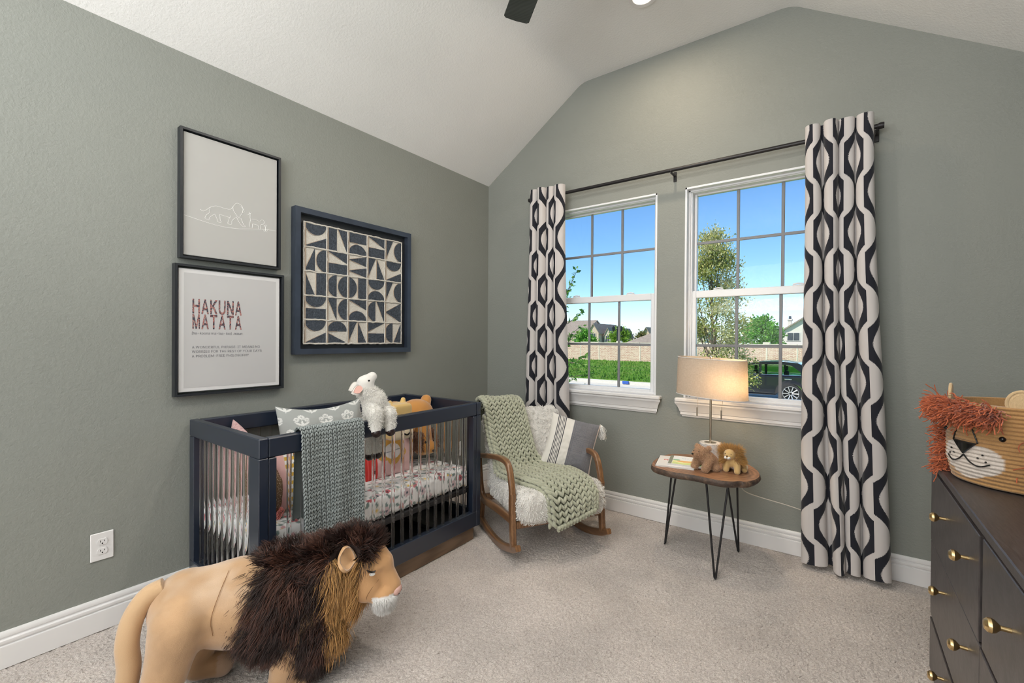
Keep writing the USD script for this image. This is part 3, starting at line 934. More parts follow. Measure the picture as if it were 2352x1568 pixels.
for sx in (-1.25, -.25):
    part(t, 'seat', cat(box(CX + sx, CX + sx + .14, CY + .35, CY + .80, CG + .6, CG + 1.12, .04), box(CX + sx + .03, CX + sx + .12, CY + .45, CY + .70, CG + 1.14, CG + 1.30, .03)), M['tyre'], False)
yw = CY + .125
for poly in ([(-1.9, 1.0), (-1.40, 1.29), (-1.02, 1.35), (-1.02, 1.0)], [(-.93, 1.0), (-.93, 1.35), (-.38, 1.365), (-.33, 1.0)], [(-.27, 1.0), (-.31, 1.36), (.02, 1.32), (.28, 1.12), (.30, 1.0)]):
    for y_ in (yw + .02, CY + 1.79):
        part(t, 'side_window', prism([(CX + a, CG + b) for a, b in poly], .006, (0, y_, 0)), M['car_glass'], False)
tr = spline([(-2.0, .985), (-1.42, 1.31), (-1.0, 1.375), (-.3, 1.39), (.05, 1.34), (.42, 1.06), (.5, .985)], 30)
part(t, 'window_trim', cat(tube([(CX + a, yw - .005, CG + b) for a, b in tr], .014, 6), tube([(CX - 2.0, yw - .005, CG + .985), (CX + .5, yw - .005, CG + .985)], .012, 6)), M['chrome'])
for gx_ in (-.975, .30):
    part(t, 'door_gap', tube(spline([(CX + gx_, CY - .004, CG + .30), (CX + gx_ + .01, CY - .006, CG + .6), (CX + gx_ + .0, CY + .03, CG + .97)], 12), .006, 5), M['tyre'])
for hx_ in (-1.12, -.08):
    part(t, 'door_handle', box(CX + hx_ - .11, CX + hx_ + .11, CY - .03, CY + .02, CG + .84, CG + .875, .01), M['chrome'])
part(t, 'sill_trim', box(CX - 2.6, CX - .46, CY - .012, CY + .03, CG + .255, CG + .285, .005), M['car_paint'])
for wx in (0, -3.05):
    w_ = part(t, 'wheel', lathe([(.0, .16), (.24, .16), (.27, .2), (.335, .19), (.345, .1), (.335, .01), (.27, 0), (.255, .03), (.0, .09)], 28, (CX + wx, CY + .21, CG + .345), (0, -1, 0)), M['tyre'])
    part(w_, 'rim', lathe([(.235, .19), (.25, .21), (.262, .19), (.25, .17)], 28, (CX + wx, CY + .21, CG + .345), (0, -1, 0)), M['alloy'])
    for k in range(10):
        a = k * PI / 5
        d = np.array([math.cos(a), 0, math.sin(a)])
        c0 = np.array([CX + wx, CY + .015, CG + .345])
        part(w_, 'spoke', tube([c0 + d * .04, c0 + d * .245], [.016, .022], 5), M['alloy'])

# ---------------------------------------------------------------- crib
m = Mat('navy_satin_paint')
c = m.co()
M['navy'] = m.done(base_color=(0.014, 0.021, 0.038), roughness=0.33, specular_ior_level=0.6, coat_weight=0.25, coat_roughness=0.25, normal=m.bump(m.noise(m.scale(c, (1, 8, 8)), 40.0, 3.0), 0.04, 0.002))
M['acrylic'] = plain('clear_acrylic', (0.985, 0.99, 0.99), 0.02, transmission_weight=1.0, ior=1.45)
M['base_wood'] = wood('brown_plinth_wood', (0.13, 0.075, 0.04), (0.24, 0.15, 0.085), (9, 1, 9), 2.0)
M['black_board'] = plain('black_board', (0.012, 0.012, 0.014), 0.5)
KX0, KX1, KY0, KY1, KT = 0.022, 0.755, -2.366, -0.985, 0.887
t = thing('crib', 'dark navy crib with clear acrylic spindles along the left wall', 'crib', ((KX0 + KX1) / 2, (KY0 + KY1) / 2, 0))
R_, E_ = 0.082, 0.038                                                # rail height, board thickness
for y0, y1 in ((KY0, KY0 + E_), (KY1 - E_, KY1)):                     # the two ends
    part(t, 'end_rail', box(KX0, KX1, y0, y1, KT - R_, KT, .004), M['navy'])
    part(t, 'end_rail', box(KX0, KX1, y0, y1, 0.088, 0.19, .004), M['navy'])
    part(t, 'post', box(KX1 - .088, KX1, y0, y1, 0.188, KT - R_, .003), M['navy'])
    part(t, 'post', box(KX0, KX0 + .05, y0, y1, 0.188, KT - R_, .003), M['navy'])
for x0, x1 in ((KX1 - .042, KX1 - .0015), (KX0 + .0015, KX0 + .042)):  # the two long sides
    a, b = KY0 + E_ + .0015, KY1 - E_ - .0015
    part(t, 'long_rail', box(x0, x1, a, b, KT - R_ - .001, KT - .001, .005), M['navy'])
    part(t, 'long_rail', box(x0, x1, a, b, 0.09, 0.188, .004), M['navy'])
    for y0 in (a, b - .033):
        part(t, 'stile', box(x0, x1, y0, y0 + .033, 0.186, KT - R_ - .003, .003), M['navy'])
    xc = (x0 + x1) / 2
    ys = np.linspace(a + .033, b - .033, 21)[1:-1]
    for y in ys:
        part(t, 'spindle', lathe([(0, .18), (.0098, .18), (.0098, KT - R_ + .006), (0, KT - R_ + .006)], 18, (xc, y, 0)), M['acrylic'], 40)
for yc in (KY0 + E_ / 2, KY1 - E_ / 2):
    for x in np.linspace(KX0 + .05, KX1 - .088, 12)[1:-1]:
        part(t, 'spindle', lathe([(0, .185), (.0105, .185), (.0105, KT - R_ + .004), (0, KT - R_ + .004)], 18, (x, yc, 0)), M['acrylic'], 40)
part(t, 'plinth', cat(box(KX0 + .03, KX1 - .026, KY0 + .035, KY1 - .035, 0.0, 0.09, .003)), M['base_wood'], False)
part(t, 'bottom_board', box(KX0 + .05, KX1 - .05, KY0 + .05, KY1 - .05, 0.092, 0.118), M['black_board'], False)
part(t, 'support_frame', cat(box(KX0 + .045, KX1 - .048, KY0 + .05, KY1 - .05, 0.318, 0.340, .003), box(KX1 - .075, KX1 - .05, KY0 + .045, KY1 - .045, 0.308, 0.342, .003)), M['black_board'])
for y in (-1.28, -1.9):
    part(t, 'cross_bar', box(KX0 + .05, KX1 - .06, y - .03, y + .03, 0.13, 0.15, .003), M['black_metal'])


def rbox(lo, hi, r, step):
    """A rounded box with evenly spaced vertices."""
    lo, hi = np.asarray(lo, float), np.asarray(hi, float)
    vs, fs, n = [], [], 0
    for k in range(3):
        u, w = [q for q in range(3) if q != k]
        nu, nw = max(2, int((hi[u] - lo[u]) / step) + 1), max(2, int((hi[w] - lo[w]) / step) + 1)
        for s_ in (0, 1):
            g = np.zeros((nu, nw, 3))
            g[..., u] = np.linspace(lo[u], hi[u], nu)[:, None]
            g[..., w] = np.linspace(lo[w], hi[w], nw)[None]
            g[..., k] = hi[k] if s_ else lo[k]
            v, f = grid_mesh(g)
            e = np.cross(np.eye(3)[u], np.eye(3)[w])[k]
            if (e > 0) != bool(s_):
                f = f[:, ::-1]
            vs.append(v)
            fs.append(f + n)
            n += len(v)
    v = np.vstack(vs)
    c = np.clip(v, lo + r, hi - r)
    d = v - c
    L = np.linalg.norm(d, axis=1, keepdims=True)
    v = c + d / np.maximum(L, 1e-9) * np.minimum(L, r)
    q = trimesh.Trimesh(v, np.vstack(fs), process=False)
    q.merge_vertices(digits_vertex=5)
    return np.array(q.vertices), np.array(q.faces)


def normals(mesh):
    v, f = arr(mesh)
    tri = v[f]
    cr = np.cross(tri[:, 1] - tri[:, 0], tri[:, 2] - tri[:, 0])
    n = np.zeros_like(v)
    for k in range(3):
        np.add.at(n, f[:, k], cr)
    return n / (np.linalg.norm(n, axis=1, keepdims=True) + 1e-12)


def petals(x, y, R, k=5, a0=0.0, deep=0.3):
    r, a = np.hypot(x, y), np.arctan2(y, x) + a0
    return r < R * (1 - deep + deep * np.abs(np.cos(a * k / 2)))


def leaf(x, y, cx, cy, L, W, a):
    u = (x - cx) * math.cos(a) + (y - cy) * math.sin(a)
    w = -(x - cx) * math.sin(a) + (y - cy) * math.cos(a)
    return np.abs(w) < W * np.clip(1 - (2 * u / L) ** 2, 0, 1)


# mattress in a floral fitted sheet: the flowers are printed on the cloth
M['print'] = printed('printed_cotton')
lo, hi = np.array([0.085, -2.30, 0.343]), np.array([0.700, -1.045, 0.476])
v, f = rbox(lo, hi, .035, .0062)
n = normals((v, f))
side_ = np.clip((0.45 - v[:, 2]) / .1, 0, 1)
v = v + n * ((meshkit.fbm(v * [9, 9, 22], 3, 4) - .5) * .012 * side_ + (meshkit.noise(v * [46, 46, 5], 2) - .5) * .007 * np.clip((.40 - v[:, 2]) / .05, 0, 1))[:, None]
n = normals((v, f))
dom = np.argmax(np.abs(n), 1) * 2 + (n[np.arange(len(n)), np.argmax(np.abs(n), 1)] > 0)
cd = np.tile([0.80, 0.79, 0.79], (len(v), 1))
rp = np.random.default_rng(8)
PINK, RED, SAGE_, DUST, YEL, DARK = (0.62, 0.36, 0.38), (0.50, 0.10, 0.12), (0.20, 0.27, 0.26), (0.60, 0.46, 0.48), (0.70, 0.48, 0.12), (0.06, 0.08, 0.11)
for face, (a, b) in ((5, (0, 1)), (1, (1, 2)), (2, (0, 2)), (3, (0, 2))):
    sel = np.where(dom == face)[0]
    X, Y = v[sel, a], v[sel, b]
    u0, u1, w0, w1 = lo[a], hi[a], lo[b], hi[b]
    nm = int((u1 - u0) * (w1 - w0) / 0.0056) + 3
    spots = []
    tries = 0
    while len(spots) < nm and tries < 4000:
        tries += 1
        q = np.array([rp.uniform(u0, u1), rp.uniform(w0, w1)])
        if all(np.hypot(*(q - p)) > .062 for p in spots):
            spots.append(q)
    for q in spots:
        x, y, a0, kind = X - q[0], Y - q[1], rp.uniform(0, 6), rp.integers(0, 5)

        def put_(mask, col):
            cd[sel[mask]] = col
        for s_ in range(3):
            aa = a0 + s_ * 2.1
            put_(leaf(x, y, .030 * math.cos(aa), .030 * math.sin(aa), .038, .0085, aa), SAGE_ if s_ != 1 else (0.27, 0.33, 0.31))
        if kind == 0:
            put_(petals(x, y, .026, 5, a0, .25), DUST)
            put_(np.hypot(x, y) < .007, DARK)
        elif kind == 1:
            put_(petals(x, y, .020, 4, a0, .2), RED if rp.random() < .5 else (0.56, 0.20, 0.22))
            put_(np.hypot(x - .003, y) < .006, DARK)
        elif kind == 2:
            put_(petals(x, y, .030, 9, a0, .6), (0.70, 0.66, 0.60))
            put_(np.hypot(x, y) < .008, YEL)
        elif kind == 3:
            put_(petals(x, y, .017, 3, a0, .3), PINK)
            put_(np.hypot(x, y + .004) < .004, YEL)
        else:
            put_(petals(x - .01, y, .010, 3, a0, .3), RED)
            put_(leaf(x, y, -.012, .008, .022, .006, a0 + 1), YEL)
t = thing('crib_mattress', 'crib mattress in a white floral fitted sheet', 'mattress', (0.39, -1.67, 0.343))
part(t, 'fitted_sheet', (v, f), M['print'], True, cd=cd)

# ---------------------------------------------------------------- pillows
def pillow(name, label, c, size, normal, up, thick, colour, mat, n=90, group=None, pinch=0.08, spin=0.0, power=0.45, seam=None, sag=None, catg='pillow'):
    """A stuffed square: colour(u, v, front) gives each vertex its print; u to the right, v up, both in -1..1."""
    N = np.asarray(normal, float) / np.linalg.norm(normal)
    U = np.asarray(up, float) - N * np.dot(up, N)
    U /= np.linalg.norm(U)
    Rr = np.cross(U, N)
    if spin:
        Rr, U = math.cos(spin) * Rr + math.sin(spin) * U, -math.sin(spin) * Rr + math.cos(spin) * U
    s_ = np.linspace(-1, 1, n)
    s_ = np.sign(s_) * (1 - (1 - np.abs(s_)) ** 1.25)
    a, b = np.meshgrid(s_, s_, indexing='ij')
    w, h = size
    px = a * w / 2 * (1 - pinch * (1 - np.abs(a) ** 2) * 0 - pinch * (1 - b ** 2) * np.abs(a))
    py = b * h / 2 * (1 - pinch * (1 - a ** 2) * np.abs(b))
    th = thick / 2 * (np.clip(1 - a ** 2, 0, 1) * np.clip(1 - b ** 2, 0, 1)) ** power
    wr = (meshkit.fbm(np.stack([a * 2.2 + c[0] * 9, b * 2.2 + c[1] * 7, a * 0], -1), 3, 6) - .5) * thick * .16 * (1 - np.maximum(np.abs(a), np.abs(b)) ** 6)
    if sag is not None:
        py = py + sag(a, b)
    P = lambda z: np.asarray(c, float) + px[..., None] * Rr + py[..., None] * U + z[..., None] * N
    v1, f1 = grid_mesh(P(th + wr))
    v2, f2 = grid_mesh(P(-th + wr * .5))
    v, f = np.vstack([v1, v2]), np.vstack([f1, f2[:, ::-1] + len(v1)])
    cd = np.vstack([colour(a.ravel(), b.ravel(), True), colour(a.ravel(), b.ravel(), False)])
    q = trimesh.Trimesh(v, f, process=False)
    t = thing(name, label, catg, np.asarray(c) - [0, 0, size[1] / 2], group=group)
    part(t, 'cover', (v, f), mat, True, cd=cd)
    if seam is not None:
        e = np.concatenate([P(th * 0)[:, 0], P(th * 0)[-1, :], P(th * 0)[::-1, -1], P(th * 0)[0, ::-1]])
        part(t, 'piping', tube(e[::3], .0028, 6, cap=False), seam, True)
    corners = {k: P(th * 0)[i, j] for k, (i, j) in dict(bl=(0, 0), br=(-1, 0), tl=(0, -1), tr=(-1, -1)).items()}
    return t, corners, (Rr, U, N)


def flat_col(col):
    return lambda a, b, fr: np.tile(col, (len(a), 1))


def tassel(t, p, d, L, col, mat, rng, n=60, r=0.012):
    """A cord tassel from p, hanging along d."""
    d = np.asarray(d, float) / np.linalg.norm(d)
    p = np.asarray(p, float)
    base = p + d * L * .22
    st = base + rng.normal(0, r * .35, (n, 3))
    D = d + rng.normal(0, .22, (n, 3))
    S = np.stack([p + rng.normal(0, .001, (n, 3)), st, st + D * L * .4, st + D * L * .4 + (d + rng.normal(0, .12, (n, 3))) * L * .4], 1)
    k = part(t, 'tassel', ico(p + d * L * .12, (r * .55, r * .55, r * .6), 1), mat)
    curves(k, 'tassel_thread', S, .0026, mat, cd=None, kind='stuff')


def greyfloral(a, b, fr):
    cd = np.tile([0.36, 0.38, 0.37], (len(a), 1))
    W = np.array([0.72, 0.73, 0.71])
    for j, yy in enumerate(np.arange(-1.0, 1.1, .40)):
        for xx in np.arange(-1.1, 1.2, .55):
            x, y = a - xx - (.27 if j % 2 else 0), b - yy
            s_ = .20
            for cx_, cy_, rr in ((0, .62, .36), (-.55, .25, .30), (.55, .25, .30)):
                r = np.hypot(x / s_ - cx_, y / s_ - cy_)
                an = np.arctan2(y / s_ - cy_, x / s_ - cx_)
                m_ = (r < rr) & (r > rr * .22) & (np.abs(np.sin(an * 5)) > .30) | ((r < rr) & (r > rr * .86))
                cd[m_] = W
            for aa, (cx_, cy_) in ((.6, (.4, -.35)), (PI - .6, (-.4, -.35)), (PI / 2, (0, -.3))):
                cd[leaf(x / s_, y / s_, cx_, cy_, 1.0, .13, aa)] = W
    return cd


def pinkquilt(a, b, fr):
    cd = np.tile([0.62, 0.36, 0.36], (len(a), 1))
    k = (np.floor(a * 9) + np.floor(b * 12)).astype(int)
    cd[(k % 3 == 0)] = (0.70, 0.48, 0.47)
    cd[(np.floor(a * 9).astype(int) * 7 + np.floor(b * 12).astype(int) * 5) % 11 == 0] = (0.48, 0.22, 0.23)
    return cd


def stripes(a, b, fr):
    cd = np.tile([0.70, 0.50, 0.43], (len(a), 1))
    band = (a > -.72) & (a < -.38)
    cd[band] = (0.74, 0.72, 0.69)
    cd[band & ((b * 4.0 % 1.0) < .48)] = (0.62, 0.38, 0.06)
    cd[a < -.74] = (0.70, 0.42, 0.40)
    x, y = (a - .05) / .3, (b - .62) / .3
    cd[petals(x, y, 1.0, 9, 0, .5)] = (0.46, 0.46, 0.66)
    cd[np.hypot(x, y) < .42] = (0.65, 0.05, 0.07)
    for cx_, cy_, an in ((-.35, .72, 1.2), (-.2, .30, 1.2), (.5, .3, .3)):
        cd[leaf(a, b, cx_, cy_, .42, .09, an)] = (0.20, 0.10, 0.04)
    return cd


def housep(a, b, fr):
    cd = np.tile([0.72, 0.47, 0.46], (len(a), 1))
    cd[(a > -1.0) & (a < -.58) & (b < .12)] = (0.62, 0.035, 0.03)
    cd[(a > -.93) & (a < -.88) & (b < .12)] = (0.72, 0.10, 0.09)
    x, y = a - .05, b - .08
    cd[petals(x, y, .62, 5, .3, .28)] = (0.60, 0.33, 0.07)
    r = np.hypot(x, y)
    cd[r < .34] = (0.76, 0.72, 0.72)
    cd[(r < .34) & ((np.abs(x + .12 * y) < .018) | (np.abs(y - .1 * x) < .018))] = (0.30, 0.30, 0.32)
    return cd


m = Mat('sequin_cloth')
c = m.co()
vo = m('voronoi_texture', 'color', vector=c, scale=330.0)
sq = m.math('greater_than', m('separate_xyz', 'x', vector=vo), 0.90)
M['sequin'] = m.done(base_color=m.mix(sq, m('attribute', 'color', attribute='Cd'), (0.75, 0.68, 0.56)), roughness=0.42, metallic=0.25, normal=m.bump(m('voronoi_texture', 'distance', vector=c, scale=330.0), 0.5, 0.002))
M['white_yarn'] = plain('white_yarn', (0.78, 0.77, 0.74), 0.9, sheen_weight=0.4)
M['coral_yarn'] = plain('coral_yarn', (0.74, 0.22, 0.19), 0.9, sheen_weight=0.4)

dip = lambda a, b: -.030 * (1 - a ** 2) * (b > 0) * b
pillow('crib_pillow', 'grey pillow with a white block-printed flower pattern leaning at the back of the crib', (0.235, -1.765, 0.705), (0.50, 0.45), (0.94, -0.10, 0.28), (0, 0, 1), .13, greyfloral, M['print'], 150, pinch=.05, sag=dip)
pillow('crib_pillow', 'pink patterned pillow poking up at the near end of the crib', (0.26, -2.20, 0.668), (0.36, 0.40), (0.25, 0.93, 0.18), (0.15, 0, 1), .11, pinkquilt, M['print'], 70, spin=-.12)
pillow('crib_pillow', 'bronze glittering pillow tucked behind the near crib post', (0.47, -2.195, 0.60), (0.27, 0.26), (0.55, 0.82, 0.2), (0, 0, 1), .14, flat_col((0.17, 0.105, 0.05)), M['sequin'], 40)
tp, cn, _ = pillow('crib_pillow', 'pillow with a mustard and white stripe and a purple flower behind the grey blanket', (0.515, -2.03, 0.635), (0.33, 0.31), (0.97, -0.05, 0.22), (0, 0, 1), .10, stripes, M['print'], 110)
for k in ('bl',):
    tassel(tp, cn[k] + [0.02, .02, .025], (.4, -.7, -.35), .06, None, M['coral_yarn'], rp, 90, .02)
    tassel(tp, cn[k] + [0.02, .10, .022], (.8, .2, -.35), .05, None, M['coral_yarn'], rp, 70, .018)
pillow('crib_pillow', 'pink house-shaped pillow with a red door and a yellow flower window', (0.43, -1.475, 0.602), (0.345, 0.265), (0.97, -0.02, 0.22), (0, 0, 1), .09, housep, M['print'], 120, pinch=.02)
pillow('crib_pillow', 'grey glittering pillow behind the upside-down lion toy', (0.26, -1.135, 0.625), (0.33, 0.34), (0.93, -.25, .27), (0, 0, 1), .12, flat_col((0.25, 0.25, 0.235)), M['sequin'], 40)

# ---------------------------------------------------------------- grey knitted blanket over the crib rail
m = Mat('grey_green_yarn')
c = m.co()
M['grey_yarn'] = m.done(base_color=m.ramp(m.noise(c, 90.0, 3.0), [(0.3, (0.22, 0.25, 0.245)), (0.7, (0.31, 0.345, 0.34))]), roughness=0.9, sheen_weight=0.3, normal=m.bump(m.noise(c, 900.0, 2.0), 0.4, 0.002))
M['grey_yarn_deep'] = plain('grey_green_yarn_backing', (0.16, 0.18, 0.178), 0.95)


def knit_sheet(path, y0, y1, cols, step, wave, skew=0.0):
    """Ribbed knit: beads on cords along path (x, z) across y; returns (backing, stitches)."""
    p = spline(path, 400)
    L = np.concatenate([[0], np.cumsum(np.linalg.norm(np.diff(p, axis=0), axis=1))])
    ns = int(L[-1] / step)
    s_ = (np.arange(ns) + .5) * step
    x, z = np.interp(s_, L, p[:, 0]), np.interp(s_, L, p[:, 1])
    dx, dz = np.gradient(x), np.gradient(z)
    ln = np.hypot(dx, dz)
    tx, tz = dx / ln, dz / ln
    nx_, nz_ = tz, -tx
    if nx_[-1] < 0:
        nx_, nz_ = -nx_, -nz_
    w = (y1 - y0) / cols
    beads = []
    base = trimesh.creation.icosphere(1)
    bv, bf = np.array(base.vertices), np.array(base.faces)
    vs, fs, n = [], [], 0
    drift = lambda s2, yy: skew * (s2 - .35) + wave(s2, yy)
    for i in range(cols):
        for j in range(ns):
            for sg in (-1, 1):
                yy = y0 + (i + .5) * w + sg * w * .235
                o = drift(s_[j], yy)
                cpos = np.array([x[j] + nx_[j] * o, yy + .004 * math.sin(s_[j] * 9 + i), z[j] + nz_[j] * o])
                T, N_ = np.array([tx[j], 0, tz[j]]), np.array([nx_[j], 0, nz_[j]])
                Y = np.array([0, 1.0, 0])
                T2 = T + sg * .38 * Y
                T2 /= np.linalg.norm(T2)
                Y2 = np.cross(N_, T2)
                q = bv * [step * .64, w * .205, .0042] 
                vs.append(q @ np.array([T2, Y2, N_]) + cpos + N_ * (.0035 * (1 if (j % 2) else .4)))
                fs.append(bf + n)
                n += len(bv)
    G = np.stack([np.stack([x + nx_ * (drift(s_, yy) - .002), np.full(ns, yy), z + nz_ * (drift(s_, yy) - .002)], -1) for yy in np.linspace(y0 + .003, y1 - .003, 24)], 0)
    return sheet(G, .005), (np.vstack(vs), np.vstack(fs))


XO, XI = KX1 + .010, KX1 - .052
t = thing('knit_blanket', 'grey-green ribbed knit blanket folded over the front rail of the crib', 'blanket', (KX1, -2.03, KT))
wv = lambda s2, yy: .006 * np.sin(yy * 40 + 1.0) * np.clip(np.abs(s2 - .42) * 4, 0, 1)
bk, stc = knit_sheet([(XI - .012, .485), (XI - .004, .62), (XI, .78), (XI + .002, KT - .01), (XI + .016, KT + .012), (XO - .022, KT + .013), (XO, KT - .012), (XO + .004, .72), (XO + .012, .55), (XO + .016, .385)], -2.195, -1.885, 17, .0165, wv)
part(t, 'cloth', bk, M['grey_yarn_deep'], True)
part(t, 'knit_rib', stc, M['grey_yarn'], True)

# ---------------------------------------------------------------- soft toys in and on the crib
M['fur'] = furry('toy_fur')
m = Mat('short_plush')
c = m.co()
M['plush'] = m.done(base_color=m('attribute', 'color', attribute='Cd'), roughness=0.8, specular_ior_level=0.25, sheen_weight=0.6, sheen_roughness=0.4, normal=m.bump(m.noise(c, 520.0, 3.0, .7), 0.35, 0.003))
M['dark_toe'] = plain('dark_brown_leatherette', (0.022, 0.012, 0.011), 0.28)
M['eye'] = plain('black_bead', (0.006, 0.006, 0.006), 0.12)


def painted(t, name, mesh, fn, mat, smooth=True, **kw):
    v, f = arr(mesh)
    return part(t, name, (v, f), mat, smooth, cd=fn(v), **kw)


def one(col, jitter=0.0, rng=None):
    return lambda v: np.tile(col, (len(v), 1)) * (1 if not jitter else (1 + rng.uniform(-jitter, jitter, (len(v), 1))))


rl = np.random.default_rng(31)
# lamb: sits astride the front rail, chest over it, head thrown back
t = thing('lamb_toy', 'white fluffy lamb toy with dark hooves hanging over the crib rail', 'soft toy', (0.735, -1.79, 0.66))
A = lambda *q: np.array(q, float)
hip, chest, neck, head, nose = A(.715, -1.765, .925), A(.735, -1.80, .985), A(.725, -1.835, 1.03), A(.722, -1.845, 1.072), A(.735, -1.812, 1.105)
fl1, fl2 = A(.80, -1.835, .838), A(.803, -1.752, .832)
bl1, bl2 = A(.665, -1.775, .69), A(.662, -1.722, .688)


def lamb(p):
    d = [cap_d(p, hip, chest, .056, .052), cap_d(p, chest, neck, .05, .040), cap_d(p, neck, head, .040, .038), cap_d(p, head, nose, .036, .024),
         cap_d(p, A(.745, -1.822, .955), A(.788, -1.832, .925), .034, .030), cap_d(p, A(.788, -1.832, .925), fl1, .030, .024),
         cap_d(p, A(.745, -1.765, .945), A(.79, -1.752, .915), .034, .030), cap_d(p, A(.79, -1.752, .915), fl2, .030, .024),
         cap_d(p, A(.695, -1.79, .915), bl1 + [0, 0, .02], .036, .026), cap_d(p, A(.69, -1.74, .915), bl2 + [0, 0, .02], .036, .026)]
    return smin(d, .016)


v, f = surface(lamb, (.60, -1.95, .64), (.87, -1.66, 1.15), .0065)
painted(t, 'body', (v, f), one((0.70, 0.68, 0.64)), M['plush'])
for q, d in ((fl1, (.25, -.05, -1)), (fl2, (.25, .1, -1)), (bl1, (-.05, 0, -1)), (bl2, (-.05, 0, -1))):
    d = np.array(d) / np.linalg.norm(d)
    part(t, 'hoof', ico(q + d * .004, (.026, .024, .025), 2), M['dark_toe'], True)
hd = lambda p: np.clip((1.052 - p[:, 2]) * 40 + (p[:, 0] > 9), .0, 1)
p_, n_ = sample((v, f), 7000, rl, keep=lambda q: ((q[:, 2] < 1.055) & (np.linalg.norm(q - fl1, axis=1) > .03) & (np.linalg.norm(q - fl2, axis=1) > .03) & (np.linalg.norm(q - bl1, axis=1) > .028) & (np.linalg.norm(q - bl2, axis=1) > .028)).astype(float) + 1e-9)
S = hair(p_, n_, rl.uniform(.010, .019, len(p_)), (0, 0, -.6), 4, rl, .8, .6, .1, .6)
curves(t, 'fleece', S, np.array([.0015, .0014, .0010, .0005]), M['fur'], cd=np.array([0.84, 0.82, 0.77]) * rl.uniform(.85, 1.08, (len(p_), 1)), kind='stuff')
for s_ in (-1, 1):
    e = A(.735, -1.87, 1.058) if s_ < 0 else A(.69, -1.855, 1.07)
    P0 = np.array([[e + A(.012 * a * math.sin(PI * (b + .12) / 1.15), -.058 * b * 1.0 + .003 * a, -.030 * b - .020 * a * math.sin(PI * (b + .12) / 1.15)) for b in np.linspace(0, 1, 12)] for a in np.linspace(-1, 1, 9)])
    ea = painted(t, 'ear', sheet(P0, .007), one((0.76, 0.73, 0.68)), M['plush'])
    if s_ < 0:
        P1 = e + (P0 - e) * .78 + A(.0075, -.006, .000)
        painted(ea, 'inner_ear', sheet(P1, .003), one((0.72, 0.42, 0.36)), M['plush'])
for q in ((.758, -1.848, 1.088), (.700, -1.842, 1.088)):
    part(t, 'eye', ico(q, (.004, .006, .0055), 1), M['eye'], True)

# lion toy, upside down on the pillows
t = thing('lion_toy', 'orange lion toy with brown mane lying upside down at the crib far end', 'soft toy', (0.40, -1.19, 0.52))
OR_ = (0.56, 0.26, 0.07)


def liontoy(p):
    return smin([ell_d(p, (.39, -1.215, .805), (.10, .125, .095)), cap_d(p, A(.40, -1.20, .76), A(.43, -1.19, .66), .075, .06), ell_d(p, (.425, -1.185, .605), (.065, .07, .075)),
                 cap_d(p, A(.35, -1.11, .83), A(.33, -1.07, .875), .045, .036), ell_d(p, (.475, -1.17, .585), (.04, .045, .04)), cap_d(p, A(.42, -1.30, .80), A(.47, -1.33, .74), .04, .032)], .02)


v, f = surface(liontoy, (.22, -1.42, .48), (.58, -.99, .95), .009)
painted(t, 'body', (v, f), lambda q: np.where((q[:, 2:] < .56) & (q[:, :1] > .46), (0.66, 0.42, 0.18), OR_), M['plush'])
p_, n_ = sample((v, f), 2600, rl, keep=lambda q: ((q[:, 2] > .585) & (q[:, 2] < .70) & (q[:, 0] < .475)).astype(float) + 1e-9)
S = hair(p_, n_, rl.uniform(.03, .055, len(p_)), (0, -.3, -.5), 5, rl, .7, .4, .1, .3)
curves(t, 'mane', S, np.array([.0024, .0024, .002, .0016, .0008]), M['fur'], cd=np.array([0.17, 0.075, 0.04]) * rl.uniform(.6, 1.5, (len(p_), 1)), kind='stuff')
tl = spline([(.36, -1.31, .872), (.36, -1.37, .885), (.35, -1.43, .878)], 12)
painted(t, 'tail', tube(tl, .014, 8), one((0.58, 0.30, 0.11)), M['plush'])
q = np.tile(tl[-1], (500, 1)) + rl.normal(0, .006, (500, 3))
curves(t, 'tail_tuft', hair(q, rl.normal(0, 1, (500, 3)) * .5 + [0, -.6, .35], rl.uniform(.03, .055, 500), (0, -.5, .2), 4, rl, .8, .3, 0, .4), np.array([.0018, .0016, .0012, .0005]), M['fur'], cd=np.array([0.16, 0.11, 0.085]) * rl.uniform(.6, 1.5, (500, 1)), kind='stuff')
for s_ in (-.03, .03):
    part(t, 'eye', ico((.482, -1.178 + s_ * 1.2, .628), (.005, .007, .009), 1), M['eye'], True)
part(t, 'nose', ico((.513, -1.17, .572), (.008, .014, .009), 1), M['dark_toe'], True)

# square yellow toy with two little horns, head down beside the lion
t = thing('giraffe_toy', 'pale yellow blocky giraffe toy with two stub horns beside the lion toy', 'soft toy', (0.53, -1.455, 0.70))


def gir(p):
    q = np.abs(p - A(.53, -1.487, .812)) - A(.040, .050, .082)
    b = np.linalg.norm(np.maximum(q, 0), axis=1) + np.minimum(q.max(1), 0) - .022
    return smin([b, cap_d(p, A(.53, -1.530, .90), A(.53, -1.537, .928), .012, .011), cap_d(p, A(.53, -1.445, .90), A(.53, -1.440, .932), .016, .015), ell_d(p, (.560, -1.465, .745), (.040, .050, .035))], .012)


v, f = surface(gir, (.42, -1.58, .64), (.64, -1.32, .97), .007)
painted(t, 'body', (v, f), lambda q: np.where((q[:, 2:] < .772) & (q[:, :1] > .572), (0.72, 0.62, 0.45), (0.66, 0.45, 0.17)), M['plush'])
part(t, 'mouth', tube(spline([(.594, -1.490, .745), (.600, -1.465, .735), (.594, -1.440, .750)], 8), .005, 6), M['eye'])
for s_ in (-1, 1):
    part(t, 'eye', ico((.592, -1.487 + s_ * .03, .815), (.004, .007, .008), 1), M['eye'], True)

